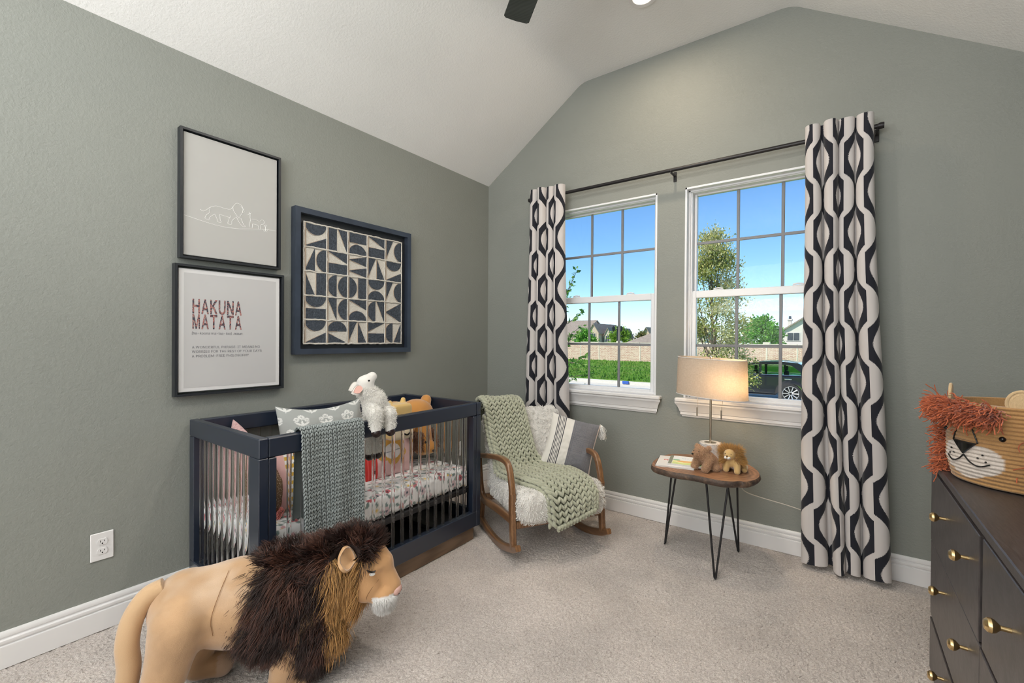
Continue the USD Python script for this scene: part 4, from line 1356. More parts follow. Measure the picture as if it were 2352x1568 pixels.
# ---------------------------------------------------------------- pictures on the left wall
M['frame_black'] = plain('black_picture_frame', (0.016, 0.019, 0.023), 0.4, vary=0.15)
M['frame_steel'] = plain('blue_black_brushed_frame', (0.055, 0.07, 0.10), 0.32, bump=(120.0, 0.08, .001), metallic=0.45, vary=.25, vscale=5.0)
M['paper_grey'] = plain('pale_grey_canvas', (0.44, 0.435, 0.42), 0.85, bump=(900.0, 0.12, .001))
M['paper_white'] = plain('white_print_margin', (0.66, 0.655, 0.655), 0.8)
M['paper_field'] = plain('light_grey_print', (0.50, 0.495, 0.495), 0.8)
M['ink_white'] = plain('white_line_print', (0.85, 0.85, 0.83), 0.7)
M['ink_grey'] = plain('grey_print_ink', (0.20, 0.20, 0.215), 0.7)
m = Mat('dark_floral_letter_print')
c = m.co()
fl_ = m.noise(c, 95.0, 2.0, .7)
M['ink_floral'] = m.done(base_color=m.ramp(fl_, [(0.40, (0.045, 0.055, 0.075)), (0.50, (0.12, 0.07, 0.075)), (0.55, (0.50, 0.17, 0.15)), (0.63, (0.30, 0.24, 0.21)), (0.70, (0.06, 0.07, 0.09))]), roughness=0.7)


def frame_bars(t, y0, y1, z0, z1, w, x1, mat, bev=.003, x0=0.002):
    """Four mitred bars of a picture frame standing off the wall."""
    for k, P in enumerate(([(y0, z0), (y1, z0), (y1 - w, z0 + w), (y0 + w, z0 + w)], [(y0, z1), (y1, z1), (y1 - w, z1 - w), (y0 + w, z1 - w)], [(y0, z0), (y0 + w, z0 + w), (y0 + w, z1 - w), (y0, z1)], [(y1, z0), (y1 - w, z0 + w), (y1 - w, z1 - w), (y1, z1)])):
        part(t, 'frame_bar', prism(P, x1 - x0, (x0, 0, 0), (0, 1, 0), (0, 0, 1)), mat, False)


def strokes(t, lines, x, r, mat, name='line_drawing'):
    part(t, name, cat(*[tube([(x, a, b) for a, b in spline(q, max(6, len(q) * 5))], r, 5) for q in lines]), mat, True, kind='stuff')


t = thing('framed_canvas', 'upper framed pale grey canvas with a thin white line drawing', 'picture', (0, -2.168, 1.69))
frame_bars(t, -2.413, -1.927, 1.687, 2.327, .011, .042, M['frame_black'])
part(t, 'canvas', box(.004, .030, -2.396, -1.944, 1.704, 2.310, .002), M['paper_grey'], False)
gy = lambda y: 1.893 - .012 * math.sin((y + 2.39) * 9) + .006 * math.sin((y + 2.1) * 14)
LN = [[(y, gy(y)) for y in np.linspace(-2.394, -1.946, 14)]]
Lp = lambda pts, o, s: [(o[0] + a * s, o[1] + b * s) for a, b in pts]
o, s_ = (-2.30, 1.893), .165                                          # a plain walking lion, tufts and a bird
LN += [Lp([(-.16, .30), (-.08, .26), (.0, .30), (.12, .42), (.30, .50), (.55, .48), (.70, .50), (.78, .62)], o, s_), Lp([(.78, .62), (.86, .72), (.98, .72), (1.06, .62), (1.05, .48), (1.0, .38), (.95, .28), (.86, .36), (.78, .48), (.76, .60)], o, s_),
       Lp([(1.0, .66), (1.08, .58), (1.10, .50), (1.04, .46)], o, s_), Lp([(.12, .42), (.10, .26), (.02, .16), (-.02, .05), (.08, .03), (.12, .12), (.24, .24)], o, s_), Lp([(.24, .24), (.30, .12), (.32, .02), (.42, .02), (.40, .10), (.38, .26)], o, s_),
       Lp([(.38, .26), (.56, .24), (.70, .22)], o, s_), Lp([(.70, .30), (.64, .14), (.62, .02), (.72, .02), (.74, .14), (.84, .26)], o, s_), Lp([(.86, .30), (.96, .12), (1.06, .02), (1.14, .04), (1.08, .10), (1.0, .28)], o, s_)]
o, s_ = (-2.085, 1.897), .075
LN += [Lp([(-.2, .9), (-.05, 1.0), (.0, .62), (.35, .66), (.62, .6), (.8, .75), (.98, .62), (.86, .42), (.70, .35), (.66, .02)], o, s_), Lp([(.0, .62), (-.06, .3), (-.1, .02)], o, s_), Lp([(.12, .3), (.1, .02)], o, s_), Lp([(.12, .3), (.5, .28), (.56, .02)], o, s_), Lp([(-.1, 1.12), (-.05, 1.0), (.02, 1.1)], o, s_)]
o, s_ = (-2.01, 1.890), .026
LN += [Lp([(-.5, .5), (0, .1), (.1, .9), (.2, .1), (.7, .6)], o, s_), Lp([(.1, .9), (.0, 1.4), (.3, 1.5), (.1, .9)], o, s_)]
strokes(t, LN, .0303, .0010, M['ink_white'])

t = thing('framed_print', 'lower framed white print lettered in dark floral capitals', 'picture', (0, -2.17, 1.0))
frame_bars(t, -2.434, -1.907, 1.006, 1.657, .011, .042, M['frame_black'])
part(t, 'margin', box(.004, .028, -2.415, -1.926, 1.025, 1.638, .002), M['paper_white'], False)
part(t, 'print_field', box(.027, .0288, -2.393, -1.948, 1.045, 1.617), M['paper_field'], False)


def wall_text(t, name, text, y0, z0, w, h, mat, bold=False, x=.0286, shear=0.0, depth=.0009):
    g = meshkit.text_mesh(text, 1.0, 1.0, bold)
    v = np.array(g.vertices)
    lo_, hi_ = v.min(0), v.max(0)
    cap = 1.0
    v[:, 0] = (v[:, 0] - lo_[0]) / (hi_[0] - lo_[0]) * w + shear * v[:, 1] * h
    v[:, 1] *= h / cap
    P = np.stack([x + (v[:, 2] - lo_[2]) / (hi_[2] - lo_[2]) * depth, y0 + v[:, 0], z0 + v[:, 1]], 1)
    f_ = np.array(g.faces)
    e = np.einsum('ij,ij->i', np.cross(P[f_[:, 1]] - P[f_[:, 0]], P[f_[:, 2]] - P[f_[:, 0]]), np.tile([1.0, 0, 0], (len(f_), 1)))
    return part(t, name, (P, f_), mat, False)


yy = -2.359
for txt, z in (('HAKUNA', 1.418), ('MATATA', 1.341)):
    for k, ch in enumerate(txt):
        cw = .234 / 6
        wall_text(t, 'letter', ch, yy + cw * k + .002, z, cw - .0065, .070, M['ink_floral'], True)
wall_text(t, 'lettering', '[ha-koona ma-taa-taa]', yy, 1.312, .180, .0125, M['ink_grey'])
wall_text(t, 'lettering', 'noun', yy + .190, 1.312, .042, .0125, M['ink_grey'], True, shear=.22)
for txt, z, w in (('A WONDERFUL PHRASE. IT MEANS NO', 1.241, .325), ('WORRIES FOR THE REST OF YOUR DAYS', 1.2185, .334), ('A PROBLEM-FREE PHILOSOPHY', 1.196, .268)):
    wall_text(t, 'lettering', txt, yy, z, w, .0125, M['ink_grey'])

# relief of black-blue and cream paper shapes in a deep frame
m = Mat('dark_blue_rough_paper')
c = m.co()
rr_ = m.noise(c, 85.0, 4.0, .75)
M['relief_blue'] = m.done(base_color=m.ramp(rr_, [(0.35, (0.022, 0.030, 0.043)), (0.65, (0.075, 0.095, 0.125))]), roughness=0.42, normal=m.bump(rr_, 1.0, 0.012))
m = Mat('cream_rough_paper')
c = m.co()
rr_ = m.noise(c, 120.0, 4.0, .7)
M['relief_cream'] = m.done(base_color=m.ramp(rr_, [(0.3, (0.58, 0.545, 0.48)), (0.7, (0.72, 0.69, 0.63))]), roughness=0.95, normal=m.bump(rr_, 0.8, 0.008))
M['tan_paper'] = plain('tan_paper_edge', (0.42, 0.335, 0.26), 0.95)
t = thing('framed_relief', 'square dark framed relief of blue-black and cream geometric paper shapes', 'wall art', (0, -1.405, 1.2))
frame_bars(t, -1.846, -0.967, 1.198, 2.076, .033, .050, M['frame_steel'])
part(t, 'backing', box(.004, .014, -1.815, -0.998, 1.229, 2.045), M['frame_black'], False)
Y0, Y1, Z0, Z1 = -1.784, -1.042, 1.262, 1.997
part(t, 'cream_sheet', box(.013, .026, Y0, Y1, Z0, Z1, .004), M['relief_cream'], False)
H_ = dict(T=(0, .5, 1, 1), B=(0, 0, 1, .5), L=(0, 0, .5, 1), R=(.5, 0, 1, 1), F=(0, 0, 1, 1))


def shp(code):
    """half + kind: r = rectangle; semicircles d u l g by bulge (down, up, left, right); a triangle by its right-angled corner (1 bl, 2 br, 3 tr, 4 tl), or p = pointing left, q = narrow pointing left."""
    x0, y0, x1, y1 = H_[code[0]]
    g = .035
    x0, y0, x1, y1 = x0 + g, y0 + g, x1 - g, y1 - g
    k = code[1]
    w, h = x1 - x0, y1 - y0
    if k == 'r':
        return sbox(x0, y0, x1, y1)
    if k in 'dulg':
        if k == 'd':
            a = [(x0 + w / 2 - w / 2 * math.cos(q), y1 - h * math.sin(q)) for q in np.linspace(0, PI, 20)]
        elif k == 'u':
            a = [(x0 + w / 2 - w / 2 * math.cos(q), y0 + h * math.sin(q)) for q in np.linspace(0, PI, 20)]
        elif k == 'l':
            a = [(x1 - w * math.sin(q), y0 + h / 2 - h / 2 * math.cos(q)) for q in np.linspace(0, PI, 20)]
        else:
            a = [(x0 + w * math.sin(q), y0 + h / 2 - h / 2 * math.cos(q)) for q in np.linspace(0, PI, 20)]
        return Polygon(a)
    c4 = [(x0, y0), (x1, y0), (x1, y1), (x0, y1)]
    if k in '1234':
        i = int(k) - 1
        return Polygon([c4[i - 1], c4[i], c4[(i + 1) % 4]])
    return Polygon([(x0, (y0 + y1) / 2), (x1, y0), (x1, y1)])


ROWS = [['Td B2', 'Lr R3', 'Tr Bu', 'T3 Br', 'L4 Rl'],
        ['L2 Rl', 'T3 Br', 'Tp Bp', 'L4 R1', 'Td B2'],
        ['L1 Rr', 'Ll Rl', 'Lg Rr', 'Td Bu', 'L4 Rl'],
        ['Td Br', 'L3 Rl', 'T3 Bu', 'Ll R3', 'Fp'],
        ['Td B2', 'Tu B1', 'L4 R1', 'T4 Br', 'Ll R2']]
cols_ = [0, .232, .450, .646, .833, 1.0]
cols_ = [0, .2, .4, .6, .8, 1.0]
ra = np.random.default_rng(4)
for r_ in range(5):
    for q in range(5):
        a0, a1 = Y0 + (Y1 - Y0) * cols_[q], Y0 + (Y1 - Y0) * cols_[q + 1]
        b1, b0 = Z1 - (Z1 - Z0) * r_ / 5, Z1 - (Z1 - Z0) * (r_ + 1) / 5
        tile = part(t, 'tile', box(.024, .0295, a0 + .006, a1 - .004, b0 + .004, b1 - .004, .0015), M['relief_cream'], False)
        for code in ROWS[r_][q].split():
            pg = shp(code)
            pg = Polygon([(a0 + x * (a1 - a0), b0 + y * (b1 - b0)) for x, y in pg.exterior.coords])
            part(tile, 'inlay', prism(pg, .0035, (.0292, 0, 0), (0, 1, 0), (0, 0, 1)), M['relief_blue'], False)
            rim = pg.buffer(.0035).difference(pg.buffer(.0004)).intersection(sbox(a0, b0, pg.centroid.x, b1))
            if not rim.is_empty:
                part(tile, 'deckle', prism(rim, .0042, (.0290, 0, 0), (0, 1, 0), (0, 0, 1)), M['tan_paper'], False)
    # torn cream ridges between the rows and columns
for k in range(6):
    z = Z0 + (Z1 - Z0) * k / 5
    pts = [(.031, y, z + ra.normal(0, .0014)) for y in np.linspace(Y0 - .003, Y1 + .003, 40)]
    part(t, 'ridge', tube(pts, ra.uniform(.0048, .0068, 40), 6), M['relief_cream'], True)
    y = Y0 + (Y1 - Y0) * k / 5
    part(t, 'ridge', tube([(.031, y + ra.normal(0, .0008), z2) for z2 in np.linspace(Z0, Z1, 40)], ra.uniform(.004, .0058, 40), 6), M['relief_cream'], True)
    if k < 5:
        part(t, 'deckle', box(.0296, .0345, y + .0055, y + .0105, Z0 + .004, Z1 - .004), M['tan_paper'], False)

# ---------------------------------------------------------------- wall sockets
M['plate'] = plain('white_plastic_plate', (0.78, 0.77, 0.765), 0.35)
M['slot'] = plain('dark_slots', (0.01, 0.01, 0.01), 0.6)


def outlet(yc, zc, w, h, label):
    t = thing('wall_socket', label, 'socket', (0, yc, zc - h / 2))
    pl = Polygon([(yc - w / 2, zc - h / 2), (yc + w / 2, zc - h / 2), (yc + w / 2, zc + h / 2), (yc - w / 2, zc + h / 2)])
    part(t, 'cover_plate', box(.0, .0065, yc - w / 2, yc + w / 2, zc - h / 2, zc + h / 2, .0035), M['plate'], False)
    for s_ in (-1, 1):
        z = zc + s_ * h * .165
        body = Point(yc, z).buffer(.0175, 24).intersection(sbox(yc - .02, z - .0135, yc + .02, z + .0135))
        r_ = part(t, 'receptacle', prism(body, .0035, (.0058, 0, 0), (0, 1, 0), (0, 0, 1)), M['plate'], False)
        part(r_, 'slots', cat(box(.0088, .0096, yc - .0078, yc - .0058, z - .001, z + .0075), box(.0088, .0096, yc + .0058, yc + .0078, z + .0005, z + .007), prism(Point(yc, z - .0068).buffer(.0028), .0008, (.0088, 0, 0), (0, 1, 0), (0, 0, 1))), M['slot'], False)
    part(t, 'screw', prism(Point(yc, zc).buffer(.0028), .0008, (.0062, 0, 0), (0, 1, 0), (0, 0, 1)), M['plate'], False)


outlet(-2.690, 0.369, .079, .123, 'white double wall socket low on the green wall left of the crib')
outlet(-0.388, 0.352, .079, .123, 'white wall socket seen through the spindles at the far end of the crib')

# ---------------------------------------------------------------- ceiling fan and downlight
t = thing('ceiling_fan', 'dark charcoal ceiling fan whose blade tip shows at the top edge', 'ceiling fan', (1.668, -1.60, 3.346))
FX, FY_, FZ = 1.668, -1.60, 3.10
M['fan'] = wood('charcoal_fan_blade', (0.035, 0.040, 0.037), (0.055, 0.062, 0.057), (2, 9, 9), 3.0, .45, .1)
part(t, 'canopy', lathe([(0, ZR), (.07, ZR), (.068, ZR - .03), (.03, ZR - .055), (0, ZR - .055)], 28, (FX, FY_, 0)), M['black_metal'])
part(t, 'downrod', tube([(FX, FY_, ZR - .05), (FX, FY_, FZ + .07)], .012, 12), M['black_metal'])
part(t, 'motor_housing', lathe([(0, .08), (.05, .08), (.10, .05), (.115, .0), (.105, -.06), (.05, -.09), (0, -.09)], 32, (FX, FY_, FZ)), M['black_metal'])
M['fan_glow'] = (lambda q: q.done(q('emission', 'emission', color=(1.0, 0.92, 0.82), strength=9.0)))(Mat('fan_lamp_glow'))
part(t, 'light_lens', lathe([(0, -.125), (.05, -.120), (.078, -.105), (.085, -.088), (0, -.088)], 32, (FX, FY_, FZ)), M['fan_glow'])
fl2 = UsdLux.DiskLight.Define(stage, '/World/fan_lamp')
fl2.CreateRadiusAttr(.075)
fl2.CreateIntensityAttr(260.0)
fl2.CreateColorAttr((1.0, 0.93, 0.85))
aim(fl2, (FX, FY_, FZ - .13), (0, 0, -1))
a0 = math.atan2(-1.20 - FY_, 1.18 - FX)
for k in range(5):
    a = a0 + k * 2 * PI / 5
    d, n_ = np.array([math.cos(a), math.sin(a), 0]), np.array([-math.sin(a), math.cos(a), 0.10])
    part(t, 'blade_iron', obox(np.array([FX, FY_, FZ - .02]) + d * .15, (.14, .035, .008), [d, n_, np.cross(d, n_)], .003), M['black_metal'])
    r0, r1 = .18, .655
    ol = [(r0, -.058), (r0 + .05, -.064), (r1 - .012, -.072), (r1, -.060), (r1 + .004, 0), (r1, .060), (r1 - .012, .072), (r0 + .05, .064), (r0, .058)]
    part(t, 'blade', prism(Polygon(ol), .008, np.array([FX, FY_, FZ - .025]), d, n_ / np.linalg.norm(n_)), M['fan'], False)

m = Mat('lamp_glow')
M['glow'] = m.done(m('emission', 'emission', color=(1.0, 0.86, 0.68), strength=14.0))
for k, (x, y) in enumerate(((1.668, -.60), (1.668, -2.75))):
    t = thing('downlight', ['lit recessed ceiling light whose rim shows at the top edge', 'lit recessed ceiling light behind the fan'][k], 'ceiling light', (x, y, ZR))
    part(t, 'trim_ring', lathe([(.055, -.001), (.085, -.001), (.083, -.008), (.06, -.006), (.055, -.001)], 36, (x, y, ZR)), M['trim'])
    part(t, 'lens', lathe([(0, -.0035), (.056, -.0035), (.056, -.001), (0, -.001)], 32, (x, y, ZR)), M['glow'])
    l = UsdLux.DiskLight.Define(stage, numbered('/World', 'downlight_lamp'))
    l.CreateRadiusAttr(.05)
    l.CreateIntensityAttr((400.0, 380.0)[k])
    l.CreateColorAttr(((1.0, 0.82, 0.62), (1.0, 0.93, 0.84))[k])
    aim(l, (x, y, ZR - .012), (0, 0, -1))

# ---------------------------------------------------------------- curtain rod and curtains
RY, RZ = -0.09, 2.463
t = thing('curtain_rod', 'thin dark bronze curtain rod above both windows', 'curtain rod', (1.66, 0, RZ))
part(t, 'rod', tube([(.53, RY, RZ), (1.66, RY, RZ), (2.80, RY, RZ)], .0125, 16), M['bronze_metal'])
for x in (1.691, .56, 2.79):
    b_ = part(t, 'bracket', cat(box(x - .011, x + .011, -.006, 0, RZ - .055, RZ + .015, .002), box(x - .007, x + .007, RY, -.004, RZ - .022, RZ - .012, .002), tube([(x, RY + .014, RZ - .012), (x, RY, RZ - .0155), (x, RY - .014, RZ - .008)], .004, 6)), M['bronze_metal'])
for x in (.525, 2.805):
    part(t, 'end_cap', lathe([(0, -.012), (.016, -.012), (.017, .0), (.016, .012), (0, .012)], 20, (x, RY, RZ), (1, 0, 0)), M['bronze_metal'])

m = Mat('ogee_curtain_print')
uv = m('uvmap', 'UV', attribute='st')
u, vz = m('separate_xyz', 'x', vector=uv), m('separate_xyz', 'y', vector=uv)
nn = m.math('round', u)
du = m.math('absolute', m.math('subtract', u, nn))
ph = m.math('add', m.math('multiply', m.math('subtract', vz, 2.305), 2 * PI / .408), m.math('multiply', m.math('add', nn, 1.0), PI))
cs = m.math('cosine', ph)
hc = m.math('multiply', m.math('add', cs, 1.0), 0.5)
d_ = m.math('multiply', hc, 0.56)
w_ = m.math('multiply', m.math('add', m.math('multiply', m.math('sqrt', m.math('maximum', hc, 0.0)), .42), .58), 0.150)
rag = m.math('multiply', m.math('subtract', m.noise(m('combine_xyz', 'vector', x=m.math('multiply', u, 1.2), y=m.math('multiply', vz, 1.0), z=0.0), 170.0, 1.0, .5), .5), 0.085)
f_ = m.math('add', m.math('subtract', w_, m.math('absolute', m.math('subtract', du, d_))), rag)
f_ = m.math('greater_than', f_, 0.0)
thr = m.noise(m.scale(uv, (900, 900, 1)), 1.0, 2.0)
col = m.mix(f_, (0.60, 0.565, 0.55), (0.017, 0.018, 0.026))
bs = m('principled_bsdf', 'BSDF', base_color=col, roughness=0.85, specular_ior_level=0.25, sheen_weight=0.15, normal=m.bump(thr, .15, .001))
M['curtain'] = m.done(m('mix_closure', 'closure', fac=0.08, closure1=bs, closure2=m('translucent_bsdf', 'BSDF', color=col)))


def curtain(label, lobes, z0, z1, sway, seed, yb=-0.113):
    """lobes: (x_left, x_right at the top, x_left, x_right at the hem, u_left, u_right). Each lobe swells in front of the rod; between lobes with a gap the cloth folds back."""
    rr = np.random.default_rng(seed)
    nz = 70
    zs = np.linspace(z1, z0, nz)
    rows, us = [], None
    for k, z in enumerate(zs):
        t_ = (z1 - z) / (z1 - z0)
        pts, uu = [], []
        for i, (a0, a1, b0, b1, u0, u1) in enumerate(lobes):
            e = t_ ** 1.3
            xl, xr = a0 + (b0 - a0) * e, a1 + (b1 - a1) * e
            w = xr - xl
            dep = (.050 + .012 * math.sin(i * 2.1)) * (1 + .25 * t_) + .006 * math.sin(5 * t_ + i * 1.7)
            for s_ in np.linspace(0, 1, 15):
                a = PI * s_
                pts.append((xl + w * (0.5 - 0.5 * math.copysign(abs(math.cos(a)) ** .8, math.cos(a))) + .004 * math.sin(7 * t_ + i), yb - dep * math.sin(a) ** .75))
                uu.append(u0 + (u1 - u0) * s_)
            if i + 1 < len(lobes):
                nl = lobes[i + 1]
                nxl = nl[0] + (nl[2] - nl[0]) * e
                if True:
                    for s_ in (.15, .5, .85):
                        pts.append((xr + (nxl - xr) * s_, yb + .012 * (1 if s_ == .5 else .8) * min(1, .2 + 3 * t_)))
                        uu.append(u1 + (nl[4] - u1) * s_)
        rows.append(pts)
        us = uu
    P = np.array(rows)                                               # nz, n, 2
    G = np.concatenate([P, np.broadcast_to(zs[:, None, None], P.shape[:2] + (1,))], -1)
    hem = .016 * np.sin(np.array(us) * 2.2 + seed)[None] * np.clip((zs[:, None] - zs[-6]) / (zs[-1] - zs[-6]), 0, 1)
    G[..., 2] += np.abs(hem)
    G = np.transpose(G, (1, 0, 2))
    v, f = sheet(G, .0022)
    n1 = G.shape[0] * G.shape[1]
    st = np.stack([np.repeat(np.array(us)[:, None], nz, 1), np.repeat(zs[None], len(us), 0)], -1).reshape(-1, 2)
    st = np.vstack([st, st])
    t = thing('curtain', label, 'curtain', ((lobes[0][0] + lobes[-1][1]) / 2, yb, z0))
    part(t, 'panel', (v, f), M['curtain'], True, uv=st)
    xs = [q[0] for q in lobes] + [lobes[-1][1]]
    tabs = [box((q[0] + q[1]) / 2 - .018, (q[0] + q[1]) / 2 + .018, RY - .016, RY + .016, RZ - .02, RZ + .016, .006) for q in lobes]
    for b_ in tabs:
        part(t, 'back_tab', b_, M['paper_white'])


curtain('tall black and white ogee curtain at the right of the lamp-side window', [(2.462, 2.534, 2.462, 2.590, 0.08, .90), (2.546, 2.612, 2.612, 2.668, 1.10, 1.80), (2.614, 2.686, 2.670, 2.736, 2.20, 2.90), (2.697, 2.772, 2.752, 2.870, 3.10, 3.98)], 0.018, 2.527, 0, 3)
curtain('tall black and white ogee curtain at the left of the window beside the rocking chair', [(.556, .632, .515, .620, 0.15, .82), (.633, .706, .622, .716, 1.18, 1.84), (.707, .776, .718, .800, 2.16, 2.86), (.783, .872, .806, .950, 3.12, 4.0)], 0.018, 2.520, 0, 5)

# ---------------------------------------------------------------- dresser
m = Mat('black_oak_veneer')
c = m.co()
g1 = m.noise(m.scale(c, (60, 7, 7)), 3.2, 5.0, .65)
M['dresser'] = m.done(base_color=m.ramp(g1, [(0.3, (0.030, 0.025, 0.025)), (0.7, (0.068, 0.058, 0.056))]), roughness=0.38, specular_ior_level=0.55, normal=m.bump(g1, .25, .004))
M['gap'] = plain('black_shadow_gap', (0.008, 0.009, 0.012), 0.6)
M['brass'] = plain('brushed_brass', (0.62, 0.45, 0.22), 0.28, metallic=1.0)
DX, DT = 2.935, 0.836
t = thing('dresser', 'black wood dresser with round brass knobs at the right edge', 'dresser', (3.15, -1.9, 0))
DY0, DY1 = -3.02, -0.790
part(t, 'carcass', box(DX + .022, XR - .02, DY0, DY1, 0.0, DT - .028, .002), M['gap'], False)
part(t, 'top_board', box(DX - .002, XR - .018, DY0 - .004, DY1 + .004, DT - .026, DT, .003), M['dresser'], False)
fronts = [(-1.553, DY1 - .004, .516, .794), (-1.568, DY1 - .010, .226, .5145), (-1.568, DY1 - .004, .010, .208), (-2.30, -1.590, .520, .800), (-2.30, -1.5695, .226, .508), (-2.30, -1.5695, .010, .208), (DY0 + .004, -2.32, .516, .794), (DY0 + .004, -2.304, .226, .508), (DY0 + .004, -2.304, .010, .208)]
for k, (a, b, z0, z1) in enumerate(fronts):
    d_ = part(t, 'drawer', box(DX, DX + .02, a, b, z0, z1, .002), M['dresser'], False)
    zk = {0: .690, 1: .433, 2: .136}[k % 3]
    ks = [(-1.093, -1.437), (-1.83, -2.13), (-2.48, -2.86)][k // 3]
    for y in ks:
        part(d_, 'knob', lathe([(0, -.001), (.0052, -.001), (.0052, .016), (.0085, .019), (.0135, .024), (.0158, .030), (.0148, .036), (.0095, .041), (0, .0425)], 24, (DX, y, zk), (-1, 0, 0)), M['brass'])

# ---------------------------------------------------------------- lion basket of coiled rope on the dresser
m = Mat('rope_basket_print')
c = m.co()
st_ = m.noise(m.scale(c, (1, 1, .35)), 260.0, 2.0, .6)
colr = m('attribute', 'color', attribute='Cd')
M['rope'] = m.done(base_color=m.mix(.35, colr, m.ramp(st_, [(.3, (.62, .58, .52)), (.7, (1, 1, 1))]), 'multiply'), roughness=0.9, sheen_weight=.3, normal=m.bump(st_, .5, .003))
BC, BZ = np.array([3.118, -1.06, DT]), .262
nr = 21
rp_ = BZ / nr
prof = [(0.0, .004), (.150, .003)]
for k in range(nr):
    z = .004 + k * rp_
    R0 = .160 + .014 * min(1, k / 5) + .002 * k / nr
    for a in np.linspace(-.5, .5, 7)[:-1]:
        prof.append((R0 + .0052 * math.cos(a * PI), z + rp_ * (a + .5)))
prof += [(.174, BZ + .002), (.166, BZ + .004), (.160, BZ), (.158, .012), (0, .010)]
v, f = lathe(prof, 150, BC, (0, 0, 1), (1.0, 1.0))
A0 = math.radians(213)
ang = np.arctan2(v[:, 1] - BC[1], v[:, 0] - BC[0])
su = ((ang - A0 + PI) % (2 * PI) - PI) * .174                        # around, from the nose
sv = v[:, 2] - DT - .128                                             # up, from the nose line
out_ = np.hypot(v[:, 0] - BC[0], v[:, 1] - BC[1]) > .161
cd = np.tile([0.42, 0.23, 0.085], (len(v), 1))
w8 = lambda cx, cy, rx, ry: ((su - cx) / rx) ** 2 + ((sv - cy) / ry) ** 2 < 1
cd[out_ & (w8(-.042, -.042, .060, .047) | w8(.042, -.042, .060, .047) | w8(0, -.066, .066, .040))] = (0.62, 0.55, 0.49)
BL_ = (0.012, 0.012, 0.014)


def seg(ax_, ay_, bx_, by_, w):
    p, a, b = np.stack([su, sv], 1), np.array([ax_, ay_]), np.array([bx_, by_])
    t_ = np.clip(((p - a) @ (b - a)) / ((b - a) @ (b - a)), 0, 1)
    return np.linalg.norm(p - a - t_[:, None] * (b - a), axis=1) < w


t = thing('basket', 'round rope basket with a stitched lion face and orange yarn mane', 'basket', BC)
part(t, 'bowl', (v, f), M['rope'], True, cd=cd)
onb = lambda a, z, r=.1815: np.array([BC[0] + r * math.cos(A0 + a / .174), BC[1] + r * math.sin(A0 + a / .174), DT + .128 + z])
part(t, 'nose', sheet(np.array([[onb(a * (1 - q) * .040, .012 - q * .042, .1825) for q in np.linspace(0, .97, 8)] for a in np.linspace(-1, 1, 9)]), .003), M['eye'], True)
for q in ([(-.040, .012), (-.034, .03), (-.020, .068)], [(.040, .012), (.034, .03), (.020, .068)], [(0, -.032), (-.02, -.052), (-.045, -.060), (-.07, -.048)], [(0, -.032), (.02, -.052), (.045, -.060), (.07, -.048)]):
    part(t, 'stitching', tube([onb(a, b, .1805) for a, b in spline(q, 14)], .0022, 6), M['eye'], True)
for a, b in ((-.04, -.034), (-.052, -.022), (-.060, -.040), (.04, -.034), (.052, -.022), (.060, -.042)):
    part(t, 'whisker_dot', ico(onb(a, b, .1795), (.003, .003, .003), 1), M['eye'], True)
for s_ in (-1, 1):
    part(t, 'eye', ico(onb(s_ * .096, .038, .1795), (.008, .008, .0085), 2), M['eye'], True)
for s_ in (-1, 1):                                                     # ears: flat coils standing on the rim
    c0 = onb(s_ * .135, .150, .168)
    tg = np.array([-math.sin(A0 + s_ * .135 / .174), math.cos(A0 + s_ * .135 / .174), 0])
    nz_ = np.cross(tg, [0, 0, 1.0])
    rings = [ico(c0, (.034, .0055, .040), 2, np.array([tg, nz_, [0, 0, 1.0]]))]
    for r_ in (.032, .023, .014):
        rings.append(tube([c0 + tg * r_ * math.cos(q) + np.array([0, 0, 1.0]) * r_ * 1.15 * math.sin(q) for q in np.linspace(0, 2 * PI, 24)], .0052, 6, cap=False))
    g = cat(*rings)
    painted(t, 'ear', g, one((0.60, 0.43, 0.24)), M['rope'])
rb = np.random.default_rng(19)


def yarn_bunch(p, d, n, L):
    st = np.tile(p, (n, 1)) + rb.normal(0, .010, (n, 3))
    return hair(st, rb.normal(0, 1, (n, 3)) * .45 + d, rb.uniform(.6, 1.15, n) * L, np.asarray(d) * .8 + [0, 0, -.5], 6, rb, .8, .35, .10, .35)


SS = []
for a in np.linspace(-.16, .075, 10):
    nrm_ = onb(a, 0, 1) - onb(a, 0, 0)
    SS.append(yarn_bunch(onb(a, .108, .178), nrm_ * .8 + [0, 0, .1], 130, .062))
for z in (.10, .062, .02, -.03, -.075, -.11):
    for s_ in (-1, 1):
        a = s_ * .172
        nrm_ = onb(a, 0, 1) - onb(a, 0, 0)
        tg = onb(a + s_ * .01, 0) - onb(a, 0)
        SS.append(yarn_bunch(onb(a, z, .178), nrm_ * .6 + tg / np.linalg.norm(tg) * .5, 130, .058))
S = np.vstack(SS)
S[..., 2] = np.where(S[..., 0] > DX - .012, np.maximum(S[..., 2], DT + .003), S[..., 2])
m = Mat('orange_yarn')
M['yarn_orange'] = m.done(base_color=m('attribute', 'color', attribute='Cd'), roughness=.85, sheen_weight=.3)
curves(t, 'yarn_mane', S, .0030, M['yarn_orange'], cd=np.array([0.46, 0.105, 0.032]) * rb.uniform(.7, 1.2, (len(S), 1)), kind='stuff')

